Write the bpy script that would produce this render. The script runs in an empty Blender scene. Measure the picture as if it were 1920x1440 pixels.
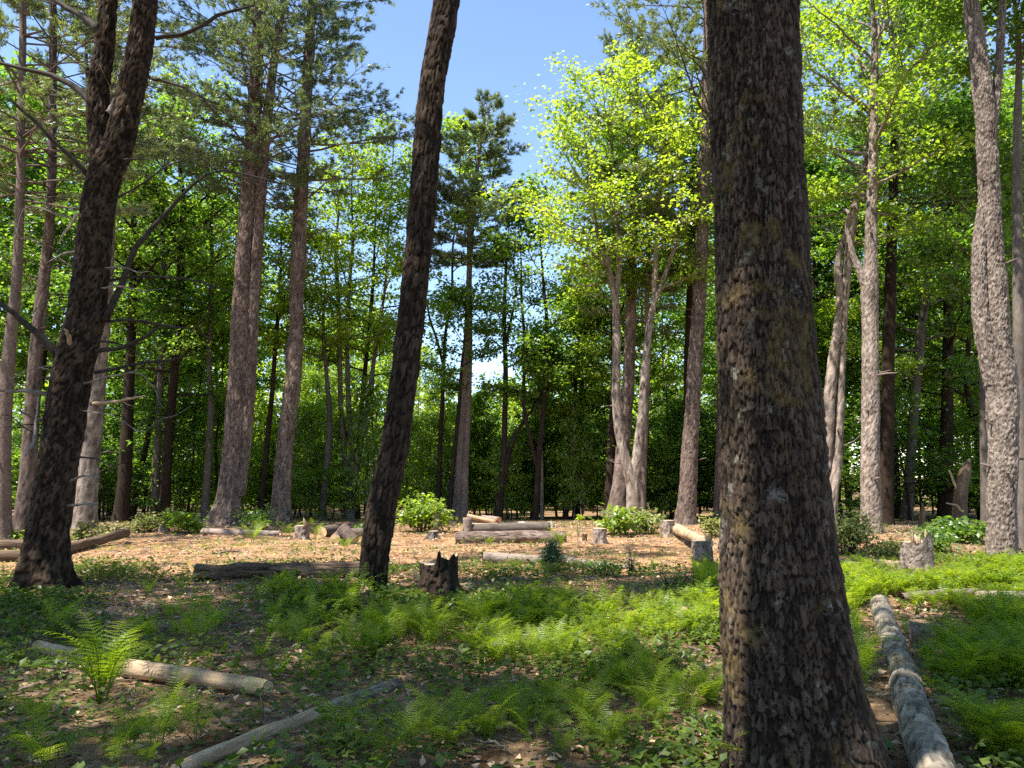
import bpy, math, random
import numpy as np
from mathutils import Vector, Matrix, Quaternion

# ------------------------------------------------------------------ camera, sky, sun, exposure
R = math.radians
scene = bpy.context.scene
FPX, HOR, CAM_H = 1440.0, 893.0, 1.6            # focal length and horizon row of the 1920x1440 photograph
PITCH = math.atan((HOR - 720.0) / FPX)
cam_data = bpy.data.cameras.new('camera')
cam_data.sensor_width = 36.0
cam_data.lens = 36.0 * FPX / 1920.0
cam_data.clip_start, cam_data.clip_end = 0.05, 2000.0
cam = bpy.data.objects.new('camera', cam_data)
scene.collection.objects.link(cam)
cam.location = (0, 0, CAM_H)
cam.rotation_euler = (R(90) + PITCH, 0, 0)
scene.camera = cam

SUN_EL, SUN_S = 62.0, 57.0                      # elevation; degrees left of straight behind the camera
to_sun = np.array([-math.sin(R(SUN_S)) * math.cos(R(SUN_EL)), -math.cos(R(SUN_S)) * math.cos(R(SUN_EL)), math.sin(R(SUN_EL))])
world = bpy.data.worlds.new('World'); scene.world = world
world.use_nodes = True
wn = world.node_tree.nodes; wl = world.node_tree.links
sky = wn.new('ShaderNodeTexSky'); sky.sky_type = 'NISHITA'; sky.sun_disc = False
sky.sun_elevation = R(SUN_EL)
sky.sun_rotation = math.atan2(to_sun[0], to_sun[1])
sky.air_density, sky.dust_density, sky.ozone_density = 1.0, 0.0, 1.6; sky.altitude = 800
bg = wn['Background']; bg.inputs['Strength'].default_value = 0.128
wl.new(sky.outputs[0], bg.inputs['Color'])
sun_data = bpy.data.lights.new('sun', 'SUN')
sun_data.energy, sun_data.angle, sun_data.color = 5.0, R(0.53), (1.0, 0.95, 0.86)
sun = bpy.data.objects.new('sun', sun_data); scene.collection.objects.link(sun)
sun.rotation_euler = Vector(to_sun).to_track_quat('Z', 'Y').to_euler()
sun.location = (-30, -20, 60)
vs = scene.view_settings
vs.view_transform = 'Standard'; vs.look = 'None'; vs.gamma = 1.0; vs.use_curve_mapping = False
vs.exposure = 1.45
cy = scene.cycles
cy.use_denoising = False
cy.max_bounces, cy.diffuse_bounces, cy.glossy_bounces, cy.transmission_bounces = 7, 5, 1, 5
cy.use_adaptive_sampling = True; cy.adaptive_threshold = 0.015
cy.transparent_max_bounces = 2
cy.caustics_reflective = cy.caustics_refractive = False
cy.sample_clamp_indirect = 6.0

# ------------------------------------------------------------------ helpers
CP, SP = math.cos(PITCH), math.sin(PITCH)
rng = np.random.default_rng(7)
pyr = random.Random(11)
col = scene.collection

def _hash(ix, iy, iz):
    with np.errstate(over='ignore'):
        n = (ix.astype(np.int64) * 374761393 + iy.astype(np.int64) * 668265263 + iz.astype(np.int64) * 1440662683) & 0xffffffff
        n = ((n ^ (n >> 13)) * 1274126177) & 0xffffffff
        n = (n ^ (n >> 16)) & 0xffff
    return n / 65535.0

def vnoise(p):
    """value noise, p (..., 3) -> 0..1"""
    i = np.floor(p).astype(np.int64); f = p - i
    f = f * f * (3 - 2 * f)
    out = 0
    for dx in (0, 1):
        for dy in (0, 1):
            for dz in (0, 1):
                w = (f[..., 0] if dx else 1 - f[..., 0]) * (f[..., 1] if dy else 1 - f[..., 1]) * (f[..., 2] if dz else 1 - f[..., 2])
                out = out + w * _hash(i[..., 0] + dx, i[..., 1] + dy, i[..., 2] + dz)
    return out

def fbm(p, oct=3):
    s = 0; a = 0.5
    for k in range(oct):
        s = s + a * (vnoise(p * (2 ** k) + 17.3 * k) - 0.5); a *= 0.5
    return s

def ground_z(x, y):
    x = np.asarray(x, float); y = np.asarray(y, float)
    p = np.stack([x * 0.35, y * 0.35, np.zeros_like(x + y)], -1)
    z = 0.12 * (vnoise(p) - 0.5) + 0.05 * (vnoise(p * 3.1 + 5) - 0.5)
    far = np.clip(y - 27.0, 0, 70)
    z = z - 0.028 * far
    z = z + 0.09 * np.exp(-((y - 21) / 4.0) ** 2)
    return z

def gz(x, y): return float(ground_z(np.array(x), np.array(y)))

def P(px, py, Y):
    """the point at world depth Y seen at pixel (px, py) of the photograph"""
    u = (px - 960.0) / FPX; v = (720.0 - py) / FPX
    d = np.array([u, CP - v * SP, SP + v * CP])
    t = Y / d[1]
    return np.array([0, 0, CAM_H]) + d * t

def G(px, py, off=0.0):
    """ground point under pixel (px, py)"""
    Y = FPX * CAM_H / max(py - HOR, 20)
    for k in range(12):
        a = P(px, py, Y); zg = gz(a[0], Y) + off
        d = (a - np.array([0, 0, CAM_H])); t = (zg - CAM_H) / d[2]
        Y = 0.5 * Y + 0.5 * d[1] * t
    a = P(px, py, Y); a[2] = gz(a[0], a[1])
    return a

def cam_depth(p): return p[1] * CP + (p[2] - CAM_H) * SP

class MB:
    """collects tubes, leaves and blades; build() links them as one mesh"""
    def __init__(s): s.V = []; s.T = []; s.Q = []; s.A = []; s.n = 0; s.tone = False
    def add(s, V, T=None, Q=None, A=None):
        V = np.asarray(V, float)
        s.A.append(np.full(len(V), 0.55) if A is None else np.asarray(A)); s.tone = s.tone or A is not None
        if T is not None and len(T): s.T.append(np.asarray(T, np.int64) + s.n)
        if Q is not None and len(Q): s.Q.append(np.asarray(Q, np.int64) + s.n)
        s.V.append(V); s.n += len(V)
    def mesh(s, name, mat, smooth=False):
        V = np.concatenate(s.V) if s.V else np.zeros((0, 3))
        T = np.concatenate(s.T) if s.T else np.zeros((0, 3), np.int64)
        Q = np.concatenate(s.Q) if s.Q else np.zeros((0, 4), np.int64)
        me = bpy.data.meshes.new(name)
        me.vertices.add(len(V)); me.vertices.foreach_set('co', V.astype(np.float32).ravel())
        nl = len(T) * 3 + len(Q) * 4
        me.loops.add(nl); me.loops.foreach_set('vertex_index', np.concatenate([T.ravel(), Q.ravel()]).astype(np.int32))
        me.polygons.add(len(T) + len(Q))
        st = np.concatenate([np.arange(len(T)) * 3, len(T) * 3 + np.arange(len(Q)) * 4]).astype(np.int32)
        me.polygons.foreach_set('loop_start', st)
        if smooth: me.polygons.foreach_set('use_smooth', np.ones(len(T) + len(Q), bool))
        if s.tone:      # bark tone from plates and furrows
            at = me.attributes.new('tone', 'FLOAT', 'POINT'); at.data.foreach_set('value', np.concatenate(s.A).astype(np.float32))
        me.materials.append(mat)
        me.update(calc_edges=True)
        return me
    def build(s, name, mat, parent=None, smooth=False):
        return link(name, s.mesh(name, mat, smooth), parent)

def link(name, me, parent=None):
    o = bpy.data.objects.new(name, me); col.objects.link(o)
    if parent is not None: o.parent = parent
    return o

def tag(o, label, cat, group=None):
    o['label'] = label; o['category'] = cat
    if group: o['group'] = group
    return o

def thing(name, label, cat, loc=(0, 0, 0), rz=0.0, group=None):
    o = bpy.data.objects.new(name, None); col.objects.link(o)
    o.empty_display_size = 0.2
    o.location = tuple(float(c) for c in loc); o.rotation_euler = (0, 0, rz)
    return tag(o, label, cat, group)

def copy_thing(src, loc, rz, scale, label=None, group=None):
    r = src.copy(); col.objects.link(r)
    r.location = tuple(float(c) for c in loc); r.rotation_euler = (0, 0, rz); r.scale = scale
    if label: r['label'] = label
    if group: r['group'] = group
    for ch in src.children:
        c = ch.copy(); col.objects.link(c); c.parent = r
        for g2 in ch.children:
            d = g2.copy(); col.objects.link(d); d.parent = c
    return r

def unit(v):
    v = np.asarray(v, float); return v / np.maximum(np.linalg.norm(v, axis=-1, keepdims=True), 1e-9)

def smooth_path(pts, n, s=None):
    """Catmull-Rom through rows of pts (any columns), n samples"""
    pts = np.asarray(pts, float)
    if len(pts) == 2: return pts[0] + (pts[1] - pts[0]) * np.linspace(0, 1, n)[:, None]
    d = np.concatenate([[0], np.cumsum(np.linalg.norm(np.diff(pts[:, :3], axis=0), axis=1))])
    m = np.gradient(pts, d, axis=0)
    s = np.linspace(0, d[-1], n) if s is None else np.clip(s, 0, d[-1]); k = np.clip(np.searchsorted(d, s, side='right') - 1, 0, len(d) - 2)
    h = (d[k + 1] - d[k])[:, None]; t = ((s - d[k])[:, None]) / h
    return (2*t**3 - 3*t**2 + 1) * pts[k] + (t**3 - 2*t**2 + t) * h * m[k] + (-2*t**3 + 3*t**2) * pts[k+1] + (t**3 - t**2) * h * m[k+1]

def ring_frame(path):
    t = unit(np.gradient(path, axis=0))
    mt = np.mean(t, axis=0)
    ref = np.array([1.0, 0, 0]) if abs(mt[2]) > 0.75 * np.linalg.norm(mt) else np.array([0, 0, 1.0])
    v = unit(np.cross(t, np.broadcast_to(ref, t.shape)))
    u = np.cross(v, t)
    return u, v

def grid_quads(n, m):
    i = np.arange(n - 1)[:, None]; j = np.arange(m)[None, :]
    a = i * m + j; b = i * m + (j + 1) % m
    return np.stack([a, b, b + m, a + m], -1).reshape(-1, 4)

def tube(mb, path, rad, nseg=6, cap=True, rmul=None):
    path = np.asarray(path, float); rad = np.asarray(rad, float) * np.ones(len(path))
    u, v = ring_frame(path)
    th = np.arange(nseg) * 2 * math.pi / nseg
    rr = rad[:, None] * (np.ones((len(path), nseg)) if rmul is None else rmul)
    V = path[:, None, :] + rr[..., None] * (np.cos(th)[None, :, None] * u[:, None, :] + np.sin(th)[None, :, None] * v[:, None, :])
    V = V.reshape(-1, 3); n = len(path)
    T = []
    if cap:
        V = np.concatenate([V, path[:1], path[-1:]])
        for j in range(nseg):
            k = (j + 1) % nseg
            T.append((n * nseg, k, j)); T.append((n * nseg + 1, (n - 1) * nseg + j, (n - 1) * nseg + k))
    mb.add(V, T, grid_quads(n, nseg))

def plates(th, z, ncell, hcell, seed=0):
    """bark plates: (F2-F1 groove field, random per plate, position in plate -1..1 along z)"""
    a = th / (2 * math.pi) * ncell; b = z / hcell
    b = b + 0.0
    ia = np.floor(a).astype(np.int64); ib = np.floor(b).astype(np.int64)
    f1 = np.full(a.shape, 9.0); f2 = np.full(a.shape, 9.0); rid = np.zeros(a.shape); dz = np.zeros(a.shape)
    for da in (-1, 0, 1):
        for db in (-1, 0, 1):
            ca = ia + da; cb = ib + db; cw = np.mod(ca, ncell)
            jx = _hash(cw, cb, np.full_like(cw, seed)); jy = _hash(cw, cb, np.full_like(cw, seed + 1))
            ex = ca + 0.15 + 0.7 * jx - a; ey = cb + 0.1 + 0.8 * jy - b
            d = np.sqrt(ex * ex + ey * ey)
            closer = d < f1
            f2 = np.where(closer, f1, np.minimum(f2, d))
            rid = np.where(closer, _hash(cw, cb, np.full_like(cw, seed + 2)), rid)
            dz = np.where(closer, -ey, dz)
            f1 = np.where(closer, d, f1)
    return f2 - f1, rid, dz

def trunk_mesh(path, rad, nseg, rows, ncell=0, hcell=0.1, amp=0.01, lump=0.05, flare=0.0, flare_h=0.5, nroot=5, seed=0, burls=(), fine_h=None):
    """a bark-covered trunk: lumps, root flare, optional bark plates; path in local coordinates"""
    if fine_h:      # fine rows only where the trunk is in view, coarse ones in the crown
        tot = float(np.sum(np.linalg.norm(np.diff(path, axis=0), axis=1))); k = int(rows * fine_h / tot)
        sv = np.concatenate([np.linspace(0, fine_h, k, endpoint=False), np.linspace(fine_h, tot, max(8, int((tot - fine_h) / 0.4)))]); rows = len(sv)
        pr = smooth_path(np.column_stack([path, rad]), rows, sv)
    else: pr = smooth_path(np.column_stack([path, rad]), rows)
    c = pr[:, :3]; r = np.maximum(pr[:, 3], 0.004)
    u, v = ring_frame(c)
    th = np.arange(nseg) * 2 * math.pi / nseg
    s = np.concatenate([[0], np.cumsum(np.linalg.norm(np.diff(c, axis=0), axis=1))])
    TH, S = np.meshgrid(th, s)
    rr = r[:, None] * np.ones_like(TH)
    dirs = np.cos(TH)[..., None] * u[:, None, :] + np.sin(TH)[..., None] * v[:, None, :]
    q = np.stack([np.cos(TH) * 1.3 + seed * 3.7, np.sin(TH) * 1.3, S * 1.1], -1)
    rr = rr * (1 + lump * 2 * fbm(q, 3))
    if flare > 0:
        fl = np.exp(-S / flare_h)
        rr = rr * (1 + flare * fl * (0.25 + 0.9 * (0.5 + 0.5 * np.cos(nroot * TH + seed + 1.5 * np.sin(TH))) ** 2.2) * (0.7 + 0.6 * vnoise(q * 0.9)))
    tone = np.full(TH.shape, 0.55)
    if ncell:
        # flaky plates: warped so that no two are alike, flat-topped, lower edge standing off
        cq = np.stack([np.cos(TH), np.sin(TH), S], -1); k1 = ncell / 6.283; k2 = 1.0 / hcell
        w1 = fbm(np.stack([cq[..., 0] * k1 * 0.9, cq[..., 1] * k1 * 0.9, S * k2 * 0.9], -1), 3); w2 = fbm(np.stack([cq[..., 0] * k1 * 0.9 + 31, cq[..., 1] * k1 * 0.9, S * k2 * 0.9 + 7], -1), 3)
        big = vnoise(np.stack([cq[..., 0] * k1 * 0.22 + 5, cq[..., 1] * k1 * 0.22, S * k2 * 0.16], -1))
        g, rid, dz = plates(TH + w1 * 1.5 * 2 * math.pi / ncell, S + 1.6 * hcell * w2, ncell, hcell, seed + 3)
        pl = np.clip(g / 0.16, 0, 1)
        g2, rid2, dz2 = plates(TH + w2 * 1.2 * 2 * math.pi / (2 * ncell), S + 1.0 * hcell * w1, 2 * ncell, hcell * 0.6, seed + 9)
        pl2 = np.clip(g2 / 0.2, 0, 1)
        fine = fbm(np.stack([np.cos(TH) * k1 * 3, np.sin(TH) * k1 * 3, S * k2 * 2.5], -1), 2)
        rr = rr + amp * (pl * (0.25 + 0.75 * rid) - 0.30 * dz * pl + 0.35 * pl2 * (rid2 - 0.2) + 0.7 * fine + 0.9 * (big - 0.5) - 0.4)
        tone = np.clip(0.06 + pl * (0.22 + 0.45 * rid) + 0.22 * pl2 * rid2 + 0.5 * fine + 0.25 * (big - 0.5), 0, 1)
    V = c[:, None, :] + rr[..., None] * dirs
    for (bp, br, bh) in burls:
        d = np.linalg.norm(V - np.asarray(bp), axis=-1)
        w = np.exp(-(d / br) ** 2) * bh
        w = w * (0.55 + 0.9 * vnoise(V * 14))
        V = V + w[..., None] * dirs
    V = V.reshape(-1, 3); n = rows
    T = []
    V = np.concatenate([V, c[-1:]])
    T = [(n * nseg, (n - 1) * nseg + j, (n - 1) * nseg + (j + 1) % nseg) for j in range(nseg)]
    return V, T, grid_quads(n, nseg), np.append(tone.ravel(), 0.4)

def leaves(mb, Pn, D, N, S, wid=0.36, fold=0.12):
    """folded pointed leaves, two faces each"""
    D = unit(D); side = unit(np.cross(N, D)); N = np.cross(D, side); S = np.asarray(S)[:, None]
    a = Pn; b = Pn + S * (0.45 * D + wid * side + fold * N); c = Pn + S * D; d = Pn + S * (0.45 * D - wid * side + fold * N)
    V = np.stack([a, b, c, d], 1).reshape(-1, 3)
    k = np.arange(len(Pn))[:, None] * 4
    T = np.concatenate([k + np.array([[0, 1, 2]]), k + np.array([[0, 2, 3]])])
    mb.add(V, T)

def needles(mb, Pn, D, L, W):
    D = unit(D); r = rng.normal(size=D.shape); side = unit(np.cross(D, r))
    L = np.asarray(L)[:, None]
    V = np.stack([Pn - side * W / 2, Pn + side * W / 2, Pn + D * L], 1).reshape(-1, 3)
    mb.add(V, np.arange(len(V)).reshape(-1, 3))

# ------------------------------------------------------------------ materials
def new_mat(name):
    m = bpy.data.materials.new(name); m.use_nodes = True
    nt = m.node_tree; nt.nodes.clear()
    return m, nt, nt.nodes, nt.links

def node(ns, typ, **kw):
    n = ns.new(typ)
    for k, v in kw.items(): setattr(n, k, v)
    return n

def ramp(ns, stops, interp='LINEAR'):
    r = ns.new('ShaderNodeValToRGB'); r.color_ramp.interpolation = interp
    e = r.color_ramp.elements
    while len(e) < len(stops): e.new(0.5)
    for k, (p, c) in enumerate(stops):
        e[k].position = p; e[k].color = (c[0], c[1], c[2], 1) if len(c) == 3 else c
    return r

def bark_mat(name, groove, plate, hi, sc=9.0, stretch=0.35, bump=0.6, dist=0.02, lichen=None, lich_amt=0.5, grain=0.9, crack=0.18, moss=None):
    """colour follows the plates and furrows of the mesh (attribute tone), broken up by streaky noise"""
    m, nt, ns, ln = new_mat(name)
    out = node(ns, 'ShaderNodeOutputMaterial'); bs = node(ns, 'ShaderNodeBsdfPrincipled')
    bs.inputs['Roughness'].default_value = 0.9; bs.inputs['Specular IOR Level'].default_value = 0.128
    tc = node(ns, 'ShaderNodeTexCoord'); mp = node(ns, 'ShaderNodeMapping'); mp.inputs['Scale'].default_value = (1, 1, stretch)
    ln.new(tc.outputs['Object'], mp.inputs['Vector'])
    def nz(s_, d, r, vec, dis=0.0):
        n = node(ns, 'ShaderNodeTexNoise'); n.inputs['Scale'].default_value = s_; n.inputs['Detail'].default_value = d; n.inputs['Roughness'].default_value = r; n.inputs['Distortion'].default_value = dis
        ln.new(vec, n.inputs['Vector']); return n
    fine = nz(sc * 2.2, 7, 0.72, mp.outputs[0], 0.6); mid = nz(sc * 0.8, 4, 0.6, mp.outputs[0], 1.2); big = nz(1.7, 5, 0.55, tc.outputs['Object'])
    at = node(ns, 'ShaderNodeAttribute', attribute_name='tone')
    s1 = node(ns, 'ShaderNodeMath', operation='MULTIPLY_ADD'); s1.inputs[1].default_value = grain; ln.new(fine.outputs['Fac'], s1.inputs[0]); s1.inputs[2].default_value = -grain / 2
    s2 = node(ns, 'ShaderNodeMath', operation='ADD'); ln.new(s1.outputs[0], s2.inputs[0]); ln.new(at.outputs['Fac'], s2.inputs[1])
    s3 = node(ns, 'ShaderNodeMath', operation='MULTIPLY_ADD'); s3.inputs[1].default_value = grain; ln.new(mid.outputs['Fac'], s3.inputs[0])
    s4 = node(ns, 'ShaderNodeMath', operation='SUBTRACT'); s4.inputs[1].default_value = grain / 2; ln.new(s2.outputs[0], s3.inputs[2]); ln.new(s3.outputs[0], s4.inputs[0])
    rp = ramp(ns, [(0.08, groove), (0.42, plate), (0.95, hi)]); ln.new(s4.outputs[0], rp.inputs[0])
    bm = node(ns, 'ShaderNodeMapRange'); bm.inputs[1].default_value = 0.25; bm.inputs[2].default_value = 0.75; bm.inputs[3].default_value = 0.7; bm.inputs[4].default_value = 1.25
    ln.new(big.outputs['Fac'], bm.inputs[0])
    c2 = node(ns, 'ShaderNodeMix', data_type='RGBA', blend_type='MULTIPLY'); c2.inputs['Factor'].default_value = 1.0
    ln.new(rp.outputs[0], c2.inputs[6]); ln.new(bm.outputs[0], c2.inputs[7])
    oi = node(ns, 'ShaderNodeObjectInfo'); om = node(ns, 'ShaderNodeMapRange'); om.inputs[3].default_value = 0.72; om.inputs[4].default_value = 1.12; ln.new(oi.outputs['Random'], om.inputs[0])
    co = node(ns, 'ShaderNodeMix', data_type='RGBA', blend_type='MULTIPLY'); co.inputs['Factor'].default_value = 1.0; ln.new(c2.outputs[2], co.inputs[6]); ln.new(om.outputs[0], co.inputs[7])
    last = co.outputs[2]
    for (lc, scl, lo, amt) in (((lichen, 7.0, 0.58, lich_amt),) if lichen else ()) + (((moss, 2.3, 0.54, 0.7),) if moss else ()):
        ln_n = nz(scl, 8, 0.75, tc.outputs['Object'], 0.5)
        lr = ramp(ns, [(lo, (0, 0, 0)), (lo + 0.10, (amt, amt, amt))]); ln.new(ln_n.outputs['Fac'], lr.inputs[0])
        c3 = node(ns, 'ShaderNodeMix', data_type='RGBA'); ln.new(lr.outputs[0], c3.inputs['Factor']); ln.new(last, c3.inputs[6]); c3.inputs[7].default_value = (*lc, 1)
        last = c3.outputs[2]
    ln.new(last, bs.inputs['Base Color'])
    bp = node(ns, 'ShaderNodeBump'); bp.inputs['Strength'].default_value = bump; bp.inputs['Distance'].default_value = dist
    ln.new(s4.outputs[0], bp.inputs['Height']); ln.new(bp.outputs[0], bs.inputs['Normal'])
    ln.new(bs.outputs[0], out.inputs[0])
    return m

def leaf_mat(name, c0, c1, c2, trans=0.5, tgain=1.6, gloss=0.05, patch=0.6):
    """thin leaves: reflect and let light through; colour varies leaf by leaf and clump by clump"""
    m, nt, ns, ln = new_mat(name)
    out = node(ns, 'ShaderNodeOutputMaterial')
    geo = node(ns, 'ShaderNodeNewGeometry'); tc = node(ns, 'ShaderNodeTexCoord'); oi = node(ns, 'ShaderNodeObjectInfo')
    nz = node(ns, 'ShaderNodeTexNoise'); nz.inputs['Scale'].default_value = patch; nz.inputs['Detail'].default_value = 2
    ln.new(tc.outputs['Object'], nz.inputs['Vector'])
    a = node(ns, 'ShaderNodeMath', operation='MULTIPLY_ADD'); a.inputs[1].default_value = 0.55; a.inputs[2].default_value = -0.42
    ln.new(geo.outputs['Random Per Island'], a.inputs[0])
    b = node(ns, 'ShaderNodeMath', operation='MULTIPLY_ADD'); b.inputs[1].default_value = 1.0
    ln.new(nz.outputs['Fac'], b.inputs[0]); ln.new(a.outputs[0], b.inputs[2])
    c = node(ns, 'ShaderNodeMath', operation='MULTIPLY_ADD'); c.inputs[1].default_value = 0.4
    ln.new(oi.outputs['Random'], c.inputs[0]); ln.new(b.outputs[0], c.inputs[2])
    rp = ramp(ns, [(0.05, c0), (0.5, c1), (0.95, c2)]); ln.new(c.outputs[0], rp.inputs[0])
    df = node(ns, 'ShaderNodeBsdfDiffuse'); tr = node(ns, 'ShaderNodeBsdfTranslucent'); gl = node(ns, 'ShaderNodeBsdfGlossy')
    gl.inputs['Roughness'].default_value = 0.42
    ln.new(rp.outputs[0], df.inputs['Color'])
    tg = node(ns, 'ShaderNodeMix', data_type='RGBA', blend_type='MULTIPLY'); tg.inputs['Factor'].default_value = 1
    ln.new(rp.outputs[0], tg.inputs[6]); tg.inputs[7].default_value = (tgain * 1.05, tgain, tgain * 0.45, 1)
    ln.new(tg.outputs[2], tr.inputs['Color'])
    m1 = node(ns, 'ShaderNodeMixShader'); m1.inputs[0].default_value = trans
    ln.new(df.outputs[0], m1.inputs[1]); ln.new(tr.outputs[0], m1.inputs[2])
    m2 = node(ns, 'ShaderNodeMixShader'); m2.inputs[0].default_value = gloss
    ln.new(m1.outputs[0], m2.inputs[1]); ln.new(gl.outputs[0], m2.inputs[2])
    ln.new(m2.outputs[0], out.inputs[0])
    return m

def plain_mat(name, c0, c1, scale=12.0, rough=0.85, stretch=(1, 1, 1), bump=0.4, dist=0.01, island=0.0):
    m, nt, ns, ln = new_mat(name)
    out = node(ns, 'ShaderNodeOutputMaterial'); bs = node(ns, 'ShaderNodeBsdfPrincipled')
    bs.inputs['Roughness'].default_value = rough; bs.inputs['Specular IOR Level'].default_value = 0.2
    tc = node(ns, 'ShaderNodeTexCoord'); mp = node(ns, 'ShaderNodeMapping'); mp.inputs['Scale'].default_value = stretch
    ln.new(tc.outputs['Object'], mp.inputs['Vector'])
    nz = node(ns, 'ShaderNodeTexNoise'); nz.inputs['Scale'].default_value = scale; nz.inputs['Detail'].default_value = 6; nz.inputs['Roughness'].default_value = 0.65
    ln.new(mp.outputs[0], nz.inputs['Vector'])
    src = nz.outputs['Fac']
    if island:
        geo = node(ns, 'ShaderNodeNewGeometry')
        a = node(ns, 'ShaderNodeMath', operation='MULTIPLY_ADD'); a.inputs[1].default_value = island; ln.new(geo.outputs['Random Per Island'], a.inputs[0])
        b = node(ns, 'ShaderNodeMath', operation='SUBTRACT'); b.inputs[1].default_value = island * 0.5
        ln.new(nz.outputs['Fac'], a.inputs[2]); ln.new(a.outputs[0], b.inputs[0]); src = b.outputs[0]
    rp = ramp(ns, [(0.3, c0), (0.7, c1)]); ln.new(src, rp.inputs[0])
    ln.new(rp.outputs[0], bs.inputs['Base Color'])
    bp = node(ns, 'ShaderNodeBump'); bp.inputs['Strength'].default_value = bump; bp.inputs['Distance'].default_value = dist
    ln.new(nz.outputs['Fac'], bp.inputs['Height']); ln.new(bp.outputs[0], bs.inputs['Normal'])
    ln.new(bs.outputs[0], out.inputs[0])
    return m

def cut_mat(name, c0, c1, rings=90.0):
    """sawn end: growth rings round the disc's own centre, radial cracks from noise"""
    m, nt, ns, ln = new_mat(name)
    out = node(ns, 'ShaderNodeOutputMaterial'); bs = node(ns, 'ShaderNodeBsdfPrincipled'); bs.inputs['Roughness'].default_value = 0.85
    tc = node(ns, 'ShaderNodeTexCoord')
    nz = node(ns, 'ShaderNodeTexNoise'); nz.inputs['Scale'].default_value = 9.0; nz.inputs['Detail'].default_value = 5
    ln.new(tc.outputs['Object'], nz.inputs['Vector'])
    le = node(ns, 'ShaderNodeVectorMath', operation='LENGTH'); ln.new(tc.outputs['Object'], le.inputs[0])
    ad = node(ns, 'ShaderNodeMath', operation='MULTIPLY_ADD'); ad.inputs[1].default_value = 0.03; ln.new(nz.outputs['Fac'], ad.inputs[0]); ln.new(le.outputs['Value'], ad.inputs[2])
    mu = node(ns, 'ShaderNodeMath', operation='MULTIPLY'); mu.inputs[1].default_value = rings * 4; ln.new(ad.outputs[0], mu.inputs[0])
    si = node(ns, 'ShaderNodeMath', operation='SINE'); ln.new(mu.outputs[0], si.inputs[0])
    m2 = node(ns, 'ShaderNodeMath', operation='MULTIPLY_ADD'); m2.inputs[1].default_value = 0.22; ln.new(si.outputs[0], m2.inputs[0]); ln.new(nz.outputs['Fac'], m2.inputs[2])
    rp = ramp(ns, [(0.25, c0), (0.75, c1)]); ln.new(m2.outputs[0], rp.inputs[0])
    ln.new(rp.outputs[0], bs.inputs['Base Color']); ln.new(bs.outputs[0], out.inputs[0])
    return m

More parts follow.
